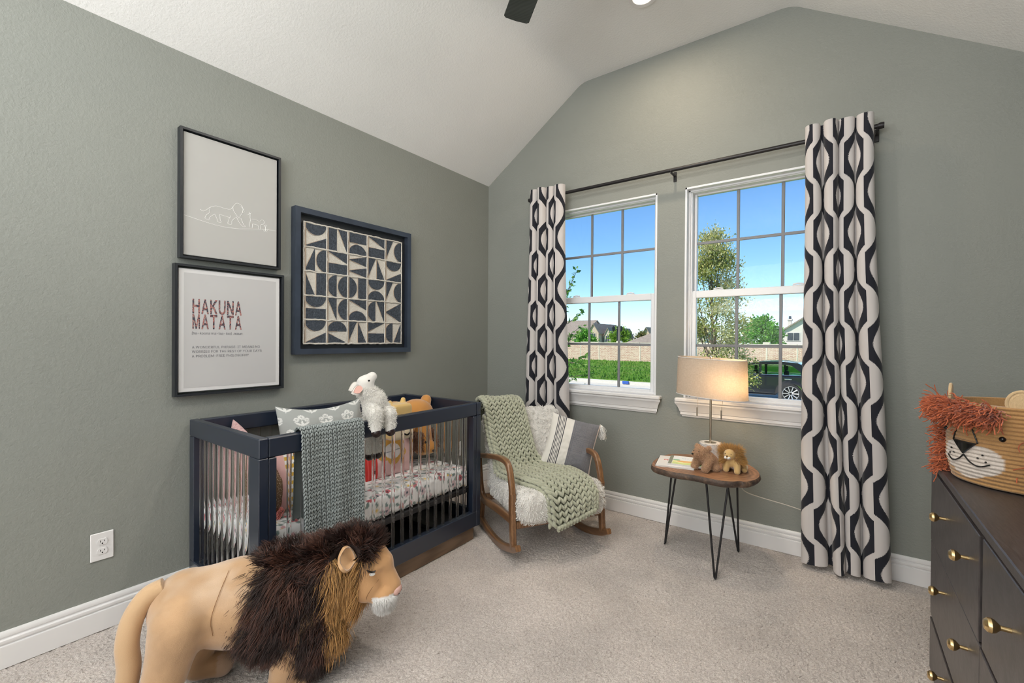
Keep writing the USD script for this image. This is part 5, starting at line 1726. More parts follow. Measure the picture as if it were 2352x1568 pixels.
# ---------------------------------------------------------------- rocking chair
CH, CHA = (1.183, -1.161, 0.0), math.radians(-31)
CW = 0.61                                                             # from one side frame to the other
CF, CS = np.array([math.cos(CHA), math.sin(CHA), 0]), np.array([-math.sin(CHA), math.cos(CHA), 0])
chw = lambda P: np.asarray(CH) + np.asarray(P)[..., :1] * CF + np.asarray(P)[..., 1:2] * CS + np.asarray(P)[..., 2:] * np.array([0, 0, 1.0])
M['walnut'] = wood('walnut_wood', (0.135, 0.062, 0.026), (0.255, 0.130, 0.058), (1.2, 10, 10), 3.0, .33, .3)
t = thing('rocking_chair', 'walnut rocking chair with fluffy white cushions beside the crib', 'chair', CH, CHA)


def bar(path, w, h, n=24, caps=True):
    """A squarish rounded bar in a side plane: path of (f, s, z), w across, h in the plane."""
    p = spline(path, n)
    tg = np.gradient(p, axis=0)
    tg /= np.linalg.norm(tg, axis=1, keepdims=True)
    nn = np.stack([-tg[:, 2], np.zeros(n), tg[:, 0]], 1)
    nn /= np.linalg.norm(nn, axis=1, keepdims=True) + 1e-12
    hs = np.broadcast_to(np.asarray(h, float), (n,))
    q = np.linspace(0, 2 * PI, 16, endpoint=False) + PI / 16
    ce, se = np.sign(np.cos(q)) * np.abs(np.cos(q)) ** .55, np.sign(np.sin(q)) * np.abs(np.sin(q)) ** .55
    P = p[:, None] + ce[None, :, None] * (w / 2) * np.array([0, 1.0, 0]) + (se[None] * (hs[:, None] / 2))[..., None] * nn[:, None]
    v, f = grid_mesh(np.transpose(P, (1, 0, 2)), closed_u=True)
    v = np.vstack([v, p[0], p[-1]])
    k = np.arange(16)
    k2 = (k + 1) % 16
    a, b = len(v) - 2, len(v) - 1
    f = np.vstack([f, np.stack([np.full(16, a), k * n, k2 * n], 1), np.stack([np.full(16, b), k2 * n + n - 1, k * n + n - 1], 1)])
    m_ = trimesh.Trimesh(v, f, process=False)
    if m_.volume < 0:
        f = f[:, ::-1]
    return v, f


for s in (0.0, CW):
    part(t, 'rocker', bar([(.0, s, .118), (-.06, s, .090), (-.14, s, .062), (-.24, s, .036), (-.34, s, .024), (-.44, s, .024), (-.56, s, .036), (-.68, s, .066), (-.80, s, .118)], .034, np.concatenate([np.linspace(.034, .046, 6), np.full(24, .046), np.linspace(.046, .034, 6)]), 36), M['walnut'], 40, local=True)
    part(t, 'arm', bar([(-.088, s, .395), (-.103, s, .455), (-.125, s, .515), (-.155, s, .550), (-.20, s, .562), (-.30, s, .556), (-.45, s, .530), (-.66, s, .485)], .036, .034, 40), M['walnut'], 40, local=True)
    part(t, 'leg', bar([(-.068, s, .085), (-.080, s, .20), (-.090, s, .32), (-.0885, s, .40)], .036, np.array([.040] * 10 + [.044] * 10)[:20], 20), M['walnut'], 40, local=True)
    part(t, 'leg', bar([(-.640, s, .050), (-.625, s, .13), (-.600, s, .21)], .034, .038, 10), M['walnut'], 40, local=True)
    part(t, 'side_rail', bar([(-.085, s, .245), (-.30, s, .232), (-.48, s, .212), (-.58, s, .205), (-.64, s, .25), (-.675, s, .36), (-.70, s, .48)], .032, .050, 36), M['walnut'], 40, local=True)
part(t, 'front_rail', box(-.105, -.072, .015, CW - .015, .192, .236, .006), M['walnut'], local=True)
part(t, 'back_rail', box(-.62, -.585, .015, CW - .015, .19, .232, .006), M['walnut'], local=True)
m = Mat('white_fleece')
c = m.co()
M['fleece'] = m.done(base_color=(0.74, 0.72, 0.68), roughness=.95, sheen_weight=.5, normal=m.bump(m.noise(c, 140.0, 3.0, .7), .8, .008))
rch = np.random.default_rng(41)
sv_, sf_ = rbox((-.60, .024, .236), (.015, CW - .024, .415), .055, .018)
sv_[:, 2] += .012 * np.exp(-((sv_[:, 0] + .3) / .25) ** 2) * (sv_[:, 2] > .33)
n_ = normals((sv_, sf_))
sv_ += n_ * ((meshkit.fbm(sv_ * 11, 3, 2) - .5) * .022)[:, None]
seat = part(t, 'seat_cushion', (sv_, sf_), M['fleece'], True, local=True)
bv_, bf_ = rbox((-.065, .024, .0), (.065, CW - .024, .43), .055, .018)
Rb = rot([0, 1, 0], -.38)
bv_ = bv_ @ Rb.T + np.array([-.515, 0, .395])
n_ = normals((bv_, bf_))
bv_ += n_ * ((meshkit.fbm(bv_ * 11, 3, 7) - .5) * .022)[:, None]
back = part(t, 'back_cushion', (bv_, bf_), M['fleece'], True, local=True)
for prim, ms, n in ((seat, (sv_, sf_), 11000), (back, (bv_, bf_), 9000)):
    p_, n_ = sample(ms, n, rch, keep=lambda q: (q[:, 2] > .22).astype(float))
    S = hair(p_, n_, rch.uniform(.014, .026, n), (.15, 0, -.5), 4, rch, .8, .5, .1, .5, clump=9)
    curves(prim, 'fleece', S, np.array([.0026, .0025, .0020, .0010]), M['fur'], cd=np.array([0.84, 0.82, 0.78]) * rch.uniform(.88, 1.08, (n, 1)), kind='stuff', local=True)

# chunky knitted throw down the back and over the seat
m = Mat('sage_wool_roving')
c = m.co()
M['roving'] = m.done(base_color=m.ramp(m.noise(c, 30.0, 4.0, .6), [(0.3, (0.32, 0.33, 0.235)), (0.7, (0.43, 0.435, 0.33))]), roughness=.9, sheen_weight=.45, normal=m.bump(m.noise(m.scale(c, (1, 1, .25)), 520.0, 3.0, .6), .35, .003))
lfun, rfun = [np.array(q, float) for q in (
    [(-.80, .00, .70), (-.785, .005, .79), (-.725, .01, .868), (-.635, .015, .862), (-.570, .02, .80), (-.505, .03, .64), (-.440, .045, .520), (-.38, .04, .462), (-.30, .055, .452), (-.22, .085, .450), (-.12, .125, .447), (-.04, .170, .437), (.022, .198, .395), (.043, .208, .32), (.048, .216, .228)],
    [(-.80, .275, .70), (-.785, .275, .785), (-.725, .275, .862), (-.635, .277, .856), (-.570, .280, .795), (-.505, .297, .64), (-.440, .315, .520), (-.38, .385, .462), (-.32, .440, .455), (-.25, .470, .452), (-.15, .480, .450), (-.05, .482, .440), (.024, .482, .400), (.043, .480, .36), (.048, .478, .305)])]
nT = 300
Lc, Rc = spline(lfun, nT), spline(rfun, nT)
mid = (Lc + Rc) / 2
arcl = np.concatenate([[0], np.cumsum(np.linalg.norm(np.diff(mid, axis=0), axis=1))])
ncol, stp = 7, .0305
nrow = int(arcl[-1] / stp)


def onthrow(s_, w):
    s_ = np.clip(s_, 0, arcl[-1])
    L_ = np.array([np.interp(s_, arcl, Lc[:, k]) for k in range(3)])
    R_ = np.array([np.interp(s_, arcl, Rc[:, k]) for k in range(3)])
    return L_ + (R_ - L_) * w


def frame_at(s_, w):
    p = onthrow(s_, w)
    T = onthrow(s_ + .004, w) - onthrow(s_ - .004, w)
    T /= np.linalg.norm(T)
    W = onthrow(s_, 1.0) - onthrow(s_, 0.0)
    ww = np.linalg.norm(W)
    W = W / ww
    N_ = np.cross(T, W)
    if N_[0] + N_[2] < 0 and s_ > .1:
        N_ = -N_
    return p, T, W, N_, ww


bv0, bf0 = np.array(trimesh.creation.icosphere(2).vertices), np.array(trimesh.creation.icosphere(2).faces)
vs, fs, n = [], [], 0


def lobe(p, T, W, N_, L_, wd, th, tilt):
    global n
    a = T * math.cos(tilt) + W * math.sin(tilt)
    b = np.cross(N_, a)
    q = bv0.copy()
    q[:, 0] *= 1
    taper = 1 - .25 * q[:, 0] ** 2
    q = q * np.stack([np.full(len(q), L_), wd * taper, th * taper], 1)
    vs.append(q @ np.array([a, b, N_]) + p)
    fs.append(bf0 + n)
    n += len(q)


for j in range(nrow):
    for i in range(ncol):
        for sg in (-1, 1):
            p, T, W, N_, ww = frame_at((j + .5 + .12 * math.sin(i * 2.3)) * stp, (i + .5 + sg * .235) / ncol)
            cw = ww / ncol
            lift = .010 + .004 * math.sin(j * 1.3 + i)
            lobe(p + N_ * lift, T, W, N_, stp * .80, cw * .238, .0140, -sg * .52)
for j in range(nrow):                                                # braided selvedges
    for w, sg in ((-.035, -1), (1.03, 1)):
        p, T, W, N_, ww = frame_at((j + .5) * stp, w)
        for d_ in (-1, 1):
            lobe(p + N_ * (.004 + .004 * d_) + T * .5 * stp * (d_ > 0), T, W, N_, stp * .78, .0115, .0115, d_ * .5)
        p2 = p + W * sg * .014 - N_ * .014
        if j > 12 and sg < 0:
            lobe(p2, T, W, N_, stp * .82, .0125, .0125, .45)
            lobe(p2 - N_ * .012 + T * stp * .5, T, W, N_, stp * .82, .0125, .0125, -.45)
for k in range(13):                                                  # cast-off edge at the front hem
    p, T, W, N_, ww = frame_at(arcl[-1] - .002, (k + .5) / 13)
    lobe(p + N_ * .014 + T * .012, W, -T, N_, ww / 13 * .60, .0125, .0125, .75)
    lobe(p + N_ * .006 + T * .028, W, -T, N_, ww / 13 * .60, .0125, .0125, -.75)
t = thing('knit_throw', 'sage green chunky knitted throw draped over the back and seat of the rocking chair', 'blanket', chw((-.35, .25, .43)))
G = np.array([[onthrow(s_, w) for w in np.linspace(.0, 1.0, 9)] for s_ in np.linspace(0, arcl[-1], 120)])
part(t, 'knitting', chw(np.vstack(vs)), M['roving'], True) if False else part(t, 'knitting', (chw(np.vstack(vs)), np.vstack(fs)), M['roving'], True)
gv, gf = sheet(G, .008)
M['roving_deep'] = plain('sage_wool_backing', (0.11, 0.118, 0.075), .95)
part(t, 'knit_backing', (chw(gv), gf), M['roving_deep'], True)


# cushion on the chair
def stripe_cushion(a, b, fr):
    if not fr:
        return np.tile([0.72, 0.62, 0.57], (len(a), 1))
    cd = np.tile([0.68, 0.65, 0.60], (len(a), 1))
    for k in range(6):
        c_ = -.72 + .062 * k
        cd[np.abs(a - c_) < .013] = (0.05, 0.05, 0.06)
    g = a > -.06
    w = (np.sin(a * 190) * np.sin(b * 200) > .1)
    cd[g] = (0.115, 0.115, 0.13)
    cd[g & w] = (0.23, 0.225, 0.235)
    cd[a > .94] = (0.72, 0.62, 0.57)
    return cd


cz = chw(np.array((-.345, .535, .585)))
nrm = .86 * CF - .42 * CS + np.array([0, 0, .30])
upv = .40 * CS + np.array([0, 0, .92]) - .22 * CF
t, cn, _ = pillow('cushion', 'charcoal and cream striped cushion with white tassels on the rocking chair', cz, (.34, .36), nrm, upv, .15, stripe_cushion, M['print'], 190, pinch=.07, catg='cushion')
tassel(t, cn['tr'], -.1 * CF + .25 * CS + np.array([0, 0, -1.0]), .085, None, M['white_yarn'], rch, 160, .020)
tassel(t, cn['br'] + CF * .02, .5 * CF + .5 * CS + np.array([0, 0, -.25]), .06, None, M['white_yarn'], rch, 120, .018)

# ---------------------------------------------------------------- side table
m = Mat('table_top_wood')
c = m.co()
d0 = m('vector_math', 'vector', math_type='subtract', vector1=c, vector2=(.02, -.03, 0))
rg_ = m('wave_texture', 'fac', vector=m.scale(d0, (1.0, 1.3, 0.0)), scale=11.0, distortion=5.0, detail=4.0, detail_scale=1.3, wave_type='rings', rings_direction='z')
fn = m.noise(m.scale(c, (1, 7, 1)), 14.0, 5.0, .65)
M['table_wood'] = m.done(base_color=m.ramp(m.math('add', m.math('multiply', rg_, .35), m.math('multiply', fn, .65)), [(0.25, (0.17, 0.075, 0.036)), (0.5, (0.30, 0.145, 0.075)), (0.75, (0.40, 0.215, 0.115))]), roughness=.42, coat_weight=.25, coat_roughness=.25, normal=m.bump(fn, .06, .003))
m = Mat('live_edge_bark')
c = m.co()
eb = m.noise(c, 18.0, 5.0, .7)
M['edge'] = m.done(base_color=m.ramp(eb, [(0.38, (0.045, 0.030, 0.024)), (0.55, (0.10, 0.062, 0.042)), (0.70, (0.24, 0.145, 0.085))]), roughness=.6, normal=m.bump(eb, .5, .01))
TZ = .550
TC = np.array([2.0, -.375])
rim = np.array([(1.742, -.579), (1.80, -.610), (1.87, -.628), (1.94, -.622), (2.0, -.618), (2.06, -.624), (2.13, -.630), (2.185, -.605), (2.215, -.575), (2.232, -.572), (2.262, -.535), (2.283, -.465), (2.284, -.385), (2.262, -.30), (2.225, -.225), (2.175, -.165), (2.10, -.135), (2.00, -.125), (1.90, -.140), (1.81, -.175), (1.745, -.225), (1.712, -.30), (1.705, -.40), (1.715, -.50)])
ang_ = np.linspace(0, 1, 160, endpoint=False)
full = spline(np.c_[np.vstack([rim, rim, rim, rim[:1]]), np.zeros(len(rim) * 3 + 1)], len(rim) * 3 * 20 + 1)[:, :2]
loop = full[len(rim) * 20:len(rim) * 40][::3]
NL = len(loop)
t = thing('side_table', 'round live-edge wood side table on black hairpin legs', 'table', (TC[0], TC[1], 0))
rngt = np.random.default_rng(3)
rows = []
for k, (z, off) in enumerate(((TZ, -.004), (TZ - .0035, -.001), (TZ - .012, .003), (TZ - .022, .003), (TZ - .032, -.004), (TZ - .038, -.016))):
    d = loop - TC
    L_ = np.linalg.norm(d, axis=1, keepdims=True)
    bump_ = (meshkit.fbm(np.c_[loop * 22, np.full(NL, z * 40)], 3, 9)[:, None] - .5) * .012 * (k > 0)
    rows.append(np.c_[TC + d * (1 + (off + bump_) / L_), np.full(NL, z)])
Rr = np.array(rows)
v, f = grid_mesh(np.transpose(Rr, (1, 0, 2)), closed_u=True)
part(t, 'live_edge', (v, f[:, ::-1]), M['edge'], True)
for z_, row, up in ((TZ, rows[0], True), (TZ - .038, rows[-1], False)):
    v2, f2 = trimesh.creation.triangulate_polygon(Polygon(row[:, :2]), engine='earcut')
    f2 = np.asarray(f2)
    v2 = np.c_[np.asarray(v2), np.full(len(v2), z_)]
    e = np.cross(v2[f2[0, 1]] - v2[f2[0, 0]], v2[f2[0, 2]] - v2[f2[0, 0]])[2] > 0
    if e != up:
        f2 = f2[:, ::-1]
    part(t, 'table_top' if up else 'underside', (v2, f2), M['table_wood'] if up else M['edge'], False)
for fx, fy, ax_, ay_, bx_, by_ in ((1.747, -.345, 1.790, -.340, 1.830, -.375), (2.100, -.606, 2.040, -.560, 2.150, -.545), (2.146, -.182, 2.075, -.235, 2.145, -.262)):
    z1 = TZ - .034
    part(t, 'hairpin_leg', tube([(ax_, ay_, z1), (fx + (ax_ - fx) * .06, fy + (ay_ - fy) * .06, .012), (fx, fy, .005), (fx + (bx_ - fx) * .06, fy + (by_ - fy) * .06, .012), (bx_, by_, z1)], .0058, 10), M['black_metal'])
    part(t, 'leg_plate', box(min(ax_, bx_) - .02, max(ax_, bx_) + .02, min(ay_, by_) - .02, max(ay_, by_) + .02, z1 - .003, z1 + .003), M['black_metal'])

# ---------------------------------------------------------------- table lamp
LX, LY = 1.991, -.243
m = Mat('white_marble')
c = m.co()
mv = m.noise(c, 9.0, 6.0, .7)
M['marble'] = m.done(base_color=m.ramp(m.math('absolute', m.math('subtract', mv, .5)), [(0.0, (0.48, 0.46, 0.45)), (.03, (0.66, 0.64, 0.63)), (.10, (0.76, 0.745, 0.735))]), roughness=.18)
M['nickel'] = plain('brushed_nickel', (0.62, 0.55, 0.45), .3, metallic=1.0)
m = Mat('linen_shade')
c = m.co()
ln = m.math('add', m.math('multiply', m.noise(m.scale(c, (1, 1, 9)), 60.0, 4.0, .7), .6), m.math('multiply', m.noise(m.scale(c, (9, 9, 1)), 60.0, 3.0, .7), .4))
lc = m.ramp(ln, [(0.35, (0.58, 0.49, 0.39)), (0.65, (0.76, 0.68, 0.585))])
M['linen'] = m.done(m('mix_closure', 'closure', fac=.42, closure1=m('principled_bsdf', 'BSDF', base_color=lc, roughness=.9, normal=m.bump(ln, .3, .002)), closure2=m('translucent_bsdf', 'BSDF', color=lc)))
t = thing('table_lamp', 'table lamp with an oval linen shade and a white marble base', 'lamp', (LX, LY, TZ))
part(t, 'base', lathe([(0, TZ), (.063, TZ), (.064, TZ + .002), (.064, TZ + .113), (.0615, TZ + .116), (.036, TZ + .116), (.035, TZ + .113), (.0, TZ + .113)], 56, (LX, LY, 0)), M['marble'], 30)
part(t, 'base_disc', lathe([(0, TZ + .1155), (.033, TZ + .1155), (.034, TZ + .113)], 40, (LX, LY, 0)), M['nickel'], 30)
SB, ST = .950, 1.188
part(t, 'stem', tube([(LX, LY, TZ + .113), (LX, LY, ST + .010)], .0066, 14), M['nickel'])
part(t, 'finial', lathe([(0, ST + .018), (.007, ST + .015), (.010, ST + .008), (.006, ST + .001), (0, ST + .0)], 20, (LX, LY, 0)), M['nickel'])
la = math.radians(-16)
lu, lv_ = np.array([math.cos(la), math.sin(la), 0]), np.array([-math.sin(la), math.cos(la), 0])
tilt = -.012


def shade_ring(z, a, b, n=72):
    q = np.linspace(0, 2 * PI, n, endpoint=False)
    ex = lambda w: np.sign(w) * np.abs(w) ** .80
    P = np.array([LX, LY, z]) + (a * ex(np.cos(q)))[:, None] * lu + (b * ex(np.sin(q)))[:, None] * lv_
    P[:, 2] += tilt * 3.2 * ((P[:, :2] - [LX, LY]) @ lu[:2])
    return P


rings = [shade_ring(SB, .216, .118), shade_ring(SB + .004, .2165, .1185), shade_ring(ST - .004, .2085, .1125), shade_ring(ST, .208, .112), shade_ring(ST, .206, .110), shade_ring(SB, .214, .116)]
v, f = grid_mesh(np.transpose(np.array(rings + [rings[0]]), (1, 0, 2)), closed_u=True)
part(t, 'shade', (v, f[:, ::-1]), M['linen'], 30)
for z, a, b in ((ST - .002, .2085, .1125), (SB + .002, .2165, .1185)):
    P = shade_ring(z, a, b)
    part(t, 'shade_trim', tube(np.vstack([P, P[:1]]), .0022, 6, cap=False), M['paper_white'])
part(t, 'spider', cat(*[tube([np.array([LX, LY, ST - .012]), np.array([LX, LY, ST - .012]) + d * w], .002, 5) for d, w in ((lu, .204), (-lu, .204), (lv_, .108), (-lv_, .108))]), M['nickel'])
m = Mat('bulb_glow')
M['bulb'] = m.done(m('emission', 'emission', color=(1.0, 0.80, 0.52), strength=30.0))
for s_ in (-1, 1):
    c0 = np.array([LX, LY, 1.02]) + lu * .085 * s_
    part(t, 'socket', cat(tube([np.array([LX, LY, 1.02]), c0], .006, 8), lathe([(0, -.02), (.013, -.02), (.013, .02), (0, .02)], 16, c0)), M['nickel'])
    part(t, 'bulb', ico(c0 + [0, 0, .05], (.024, .024, .032), 2), M['bulb'] if s_ > 0 else M['marble'])
    q = np.array([LX, LY, .915]) + lu * .078 * s_ - lv_ * .02
    part(t, 'pull_chain', tube([c0 - [0, 0, .02], q + [0, 0, -.04]], .0009, 5), M['nickel'])
    part(t, 'pull_handle', tube([q + [0, 0, -.04], q + [0, 0, -.094]], .0042, 10), M['nickel'])
lb = UsdLux.SphereLight.Define(stage, '/World/lamp_bulb')
lb.CreateRadiusAttr(.024)
lb.CreateIntensityAttr(130.0)
lb.CreateColorAttr((1.0, 0.74, 0.45))
lb.AddTranslateOp().Set(Gf.Vec3d(*map(float, np.array([LX, LY, 1.03]) + lu * .125)))
# flex from the lamp down the back of the table and along the wall
M['flex'] = plain('clear_flex', (0.55, 0.52, 0.47), .4)
cd_ = part(None, 'lamp_cord', tube(spline([(LX, LY + .06, TZ + .003), (2.04, -.125, TZ + .003), (2.09, -.10, TZ - .06), (2.14, -.12, .40), (2.17, -.10, .355), (2.25, -.06, .325), (2.40, -.04, .30), (2.52, -.03, .275), (2.60, -.02, .28)], 60), .0032, 8), M['flex'], True)
tag(cd_, 'pale lamp flex running along the wall from behind the side table', 'cord')

# ---------------------------------------------------------------- books and small toys on the table
M['book_white'] = plain('white_book_cover', (0.78, 0.775, 0.77), .35)
M['book_page'] = plain('book_pages', (0.70, 0.67, 0.60), .8)
M['book_red'] = plain('pale_red_title', (0.62, 0.20, 0.16), .5)
M['book_spine'] = plain('grey_green_spine', (0.22, 0.24, 0.19), .5)


def book(name, label, c, u, v_, w, d, z, th, cover):
    """w along u (spine at the low end), d along v_; z is the underside."""
    u, v_ = np.asarray(u, float) / np.linalg.norm(u), np.asarray(v_, float) / np.linalg.norm(v_)
    ax = [u, v_, np.array([0, 0, 1.0])]
    c = np.array([c[0], c[1], 0.0])
    t = thing(name, label, 'book', c + [0, 0, z])
    part(t, 'pages', obox(c + [0, 0, z + th / 2], (w - .006, d - .006, th - .004), ax), M['book_page'], False)
    part(t, 'back_cover', obox(c + [0, 0, z + .001], (w, d, .002), ax), cover, False)
    fc = part(t, 'front_cover', obox(c + [0, 0, z + th - .001], (w, d, .002), ax), cover, False)
    sp = part(t, 'spine', obox(c - u * (w / 2 - .0012) + [0, 0, z + th / 2], (.0024, d, th), ax), cover, False)
    return t, fc, ax, c


bu, bv_2 = np.array([.965, -.262, 0]), np.array([-.262 * -1, .965, 0])
bu = np.array([.985, .17, 0]); bv_2 = np.array([-.17, .985, 0])
bu = np.array([.97, .20, 0]) / np.linalg.norm([.97, .20]); bv_2 = np.array([-.40, .92, 0]) / np.linalg.norm([.40, .92])
t, fc, ax, c_ = book('picture_book', 'large white picture book with pale red capitals lying under the green-spined book', (1.836, -.425), bu, np.array([-bu[1], bu[0], 0]), .215, .240, TZ + .0005, .008, M['book_white'])
for txt, x0, y0 in (('RRA', -.075, .010), ('L', -.030, -.028)):
    g = meshkit.text_mesh(txt, .026, .0006, True)
    P = np.array(g.vertices) * [1.35, 1, 1] + [x0, y0, 0]
    part(t, 'lettering', (c_ + P[:, :1] * ax[0] + P[:, 1:2] * ax[1] + np.array([0, 0, 1.0]) * (TZ + .0085 + P[:, 2:]), np.array(g.faces)), M['book_red'], False)
t, fc, ax, c_ = book('picture_book', 'picture book with a grey-green spine and a yellow grassland picture on its cover', (1.895, -.405), bu, np.array([-bu[1], bu[0], 0]), .200, .200, TZ + .0088, .010, M['book_white'])
part(t, 'spine_band', obox(c_ - ax[0] * (.1 - .0095) + [0, 0, TZ + .0195], (.019, .2, .0010), ax), M['book_spine'], False)
gx, gy_ = np.meshgrid(np.linspace(-.078, .098, 110), np.linspace(-.098, .098, 90), indexing='ij')
cdp = np.tile([0.72, 0.76, 0.78], (gx.size, 1))
x, y = gx.ravel(), gy_.ravel()
hz = -.015 + .010 * np.sin(x * 60)
cdp[y < hz] = (0.74, 0.72, 0.36)
cdp[y < hz - .045] = (0.56, 0.66, 0.25)
cdp[np.hypot((x + .060) / 1.4, y + .004) < .016] = (0.22, 0.45, 0.28)
cdp[((x + .010) / .045) ** 2 + ((y + .030) / .020) ** 2 < 1] = (0.68, 0.40, 0.13)
cdp[((x - .060) / .040) ** 2 + ((y + .022) / .026) ** 2 < 1] = (0.66, 0.34, 0.10)
cdp[((x - .050) / .022) ** 2 + ((y + .040) / .016) ** 2 < 1] = (0.76, 0.62, 0.22)
cdp[(np.abs(y - .045) < .006) & (np.abs(x - .02) < .05) & (np.sin(x * 420) > -.1)] = (0.45, 0.58, 0.74)
cdp[(np.abs(y - .022) < .004) & (np.abs(x - .02) < .04) & (np.sin(x * 600) > .1)] = (0.52, 0.62, 0.74)
GP = c_ + gx[..., None] * ax[0] + gy_[..., None] * ax[1] + np.array([0, 0, TZ + .0193])
vv, ff = grid_mesh(GP)
part(t, 'cover_picture', sheet(GP, .0006)[0:2], M['print'], False, cd=np.vstack([cdp, cdp]))

# curly brown bear toy
rt2 = np.random.default_rng(6)
q0 = np.array([2.008, -.478, TZ])
t = thing('bear_toy', 'small curly brown bear toy sitting beside the picture books', 'soft toy', q0)
fw = np.array([-.30, -.95, 0]); fw /= np.linalg.norm(fw)              # faces the room, turned to the left
lf = np.array([fw[1], -fw[0], 0])                                     # its right-hand side as seen from the front, picture left
B = lambda f, s, z: q0 + fw * f + lf * s + np.array([0, 0, z])
parts_ = lambda p: smin([cap_d(p, B(-.042, -.012, .045), B(-.005, -.006, .078), .043, .036), ell_d(p, B(.016, .012, .104), (.034, .034, .033)), ell_d(p, B(.045, .024, .094), (.018, .018, .016)),
                         ell_d(p, B(.002, .038, .131), (.013, .013, .014)), ell_d(p, B(-.006, -.026, .128), (.013, .013, .014)),
                         cap_d(p, B(.005, .034, .062), B(.024, .042, .018), .019, .019), cap_d(p, B(.004, -.034, .062), B(.034, -.030, .018), .020, .020),
                         cap_d(p, B(-.050, .030, .024), B(-.030, .045, .018), .022, .018), cap_d(p, B(-.052, -.040, .024), B(-.030, -.054, .018), .022, .018)], .010)
v, f = surface(parts_, q0 + [-.10, -.10, -.001], q0 + [.10, .10, .16], .0045)
painted(t, 'body', (v, f), one((0.40, 0.235, 0.13)), M['plush'])
p_, n_ = sample((v, f), 6000, rt2)
S = hair(p_, n_, rt2.uniform(.006, .011, 6000), (0, 0, -.2), 4, rt2, .8, 1.1, 0, .6)
curves(t, 'curly_fur', S, np.array([.0014, .0014, .0011, .0007]), M['fur'], cd=np.array([0.50, 0.305, 0.18]) * rt2.uniform(.75, 1.25, (6000, 1)), kind='stuff')
part(t, 'nose', ico(B(.066, .031, .098), (.0065, .0065, .005), 1), M['eye'], True)
for s_ in (-1, 1):
    part(t, 'eye', ico(B(.048, .018 + s_ * .016, .112), (.0035,) * 3, 1), M['eye'], True)

# small lion toy
q0 = np.array([2.150, -.415, TZ])
t = thing('small_lion_toy', 'small golden lion toy with a bushy mane sitting on the side table', 'soft toy', q0)
fw = np.array([-.10, -1.0, 0]); fw /= np.linalg.norm(fw)
lf = np.array([fw[1], -fw[0], 0])
parts_ = lambda p: smin([cap_d(p, B(-.055, .0, .040), B(.0, .0, .060), .040, .036), ell_d(p, B(.028, .010, .103), (.031, .033, .031)), ell_d(p, B(.054, .013, .094), (.013, .017, .012)),
                         cap_d(p, B(.012, .028, .058), B(.022, .030, .014), .0185, .0165), cap_d(p, B(.018, -.028, .058), B(.034, -.032, .014), .0185, .0165),
                         cap_d(p, B(-.065, -.038, .022), B(-.030, -.052, .015), .024, .016), cap_d(p, B(-.065, .038, .022), B(-.030, .052, .015), .024, .016), cap_d(p, B(-.085, -.01, .03), B(-.10, -.045, .012), .010, .009),
                         ell_d(p, B(.012, .045, .122), (.010, .010, .013)), ell_d(p, B(.012, -.028, .122), (.010, .010, .013))], .008)
v, f = surface(parts_, q0 + [-.11, -.11, -.001], q0 + [.11, .13, .16], .0042)
fr = lambda q: (q - q0) @ fw
painted(t, 'body', (v, f), lambda q: np.where(((fr(q) > .054) & (q[:, 2] - TZ < .093) & (q[:, 2] - TZ > .075))[:, None], (0.76, 0.74, 0.74), np.where(((q[:, 2] - TZ < .055) & (fr(q) < -.045))[:, None], (0.70, 0.60, 0.42), (0.60, 0.40, 0.17))), M['plush'])
p_, n_ = sample((v, f), 4200, rt2, keep=lambda q: ((fr(q) < .030) & (fr(q) > -.035) & (q[:, 2] - TZ > .055)).astype(float) + 1e-9)
ctr = B(.0, .008, .098)
o_ = (p_ - ctr) / np.linalg.norm(p_ - ctr, axis=1, keepdims=True)
S = hair(p_, n_, rt2.uniform(.022, .042, 4200), o_ * .7 - fw * .25 + [0, 0, .1], 5, rt2, .6, .25, .05, .25)
curves(t, 'mane', S, np.array([.0012, .0012, .0010, .0008, .0004]), M['fur'], cd=np.array([0.44, 0.235, 0.06]) * rt2.uniform(.65, 1.4, (4200, 1)), kind='stuff')
part(t, 'nose', ico(B(.066, .013, .1005), (.005, .006, .004), 1), M['dark_toe'], True)
for s_ in (-1, 1):
    part(t, 'eye', ico(B(.053, .011 + s_ * .015, .110), (.0036,) * 3, 1), M['eye'], True)
    part(t, 'muzzle', ico(B(.062, .013 + s_ * .008, .091), (.009, .010, .008), 2), M['white_yarn'], True)

# ---------------------------------------------------------------- the big lion on the carpet
LTH = math.radians(60)
LO = np.array([.93, -2.36, 0.0])
LR = np.array([[math.cos(LTH), math.sin(LTH), 0], [-math.sin(LTH), math.cos(LTH), 0], [0, 0, 1.0]])   # rows: along the body, away from the camera, up
lw = lambda P: LO + np.asarray(P, float) @ LR
HA = math.radians(-30)
HF = np.array([math.cos(HA), math.sin(HA), 0])
HL = np.array([-math.sin(HA), math.cos(HA), 0])
HC = np.array([.305, -.022, .372])
hd_ = lambda f, l, u: HC + HF * f + HL * l + np.array([0, 0, u])
SQ = np.array([1, 1 / .86, 1])


def lion_head(p):
    return smin([ell_d(p, HC + HF * -.01 + [0, 0, .008], (.090, .088, .088)), cap_d(p, hd_(.040, 0, .052), hd_(.066, 0, .030), .050, .044), cap_d(p, hd_(.062, 0, .018), hd_(.110, 0, -.058), .040, .034),
                 ell_d(p, hd_(.082, -.030, -.092), (.046, .038, .038)), ell_d(p, hd_(.082, .030, -.092), (.046, .038, .038)), ell_d(p, hd_(.074, 0, -.136), (.040, .036, .032)),
                 ell_d(p, hd_(.022, -.048, -.050), (.058, .045, .058)), ell_d(p, hd_(.022, .048, -.050), (.058, .045, .058)), ell_d(p, hd_(.056, -.042, .030), (.024, .026, .018)), ell_d(p, hd_(.056, .042, .030), (.024, .026, .018))], .018)


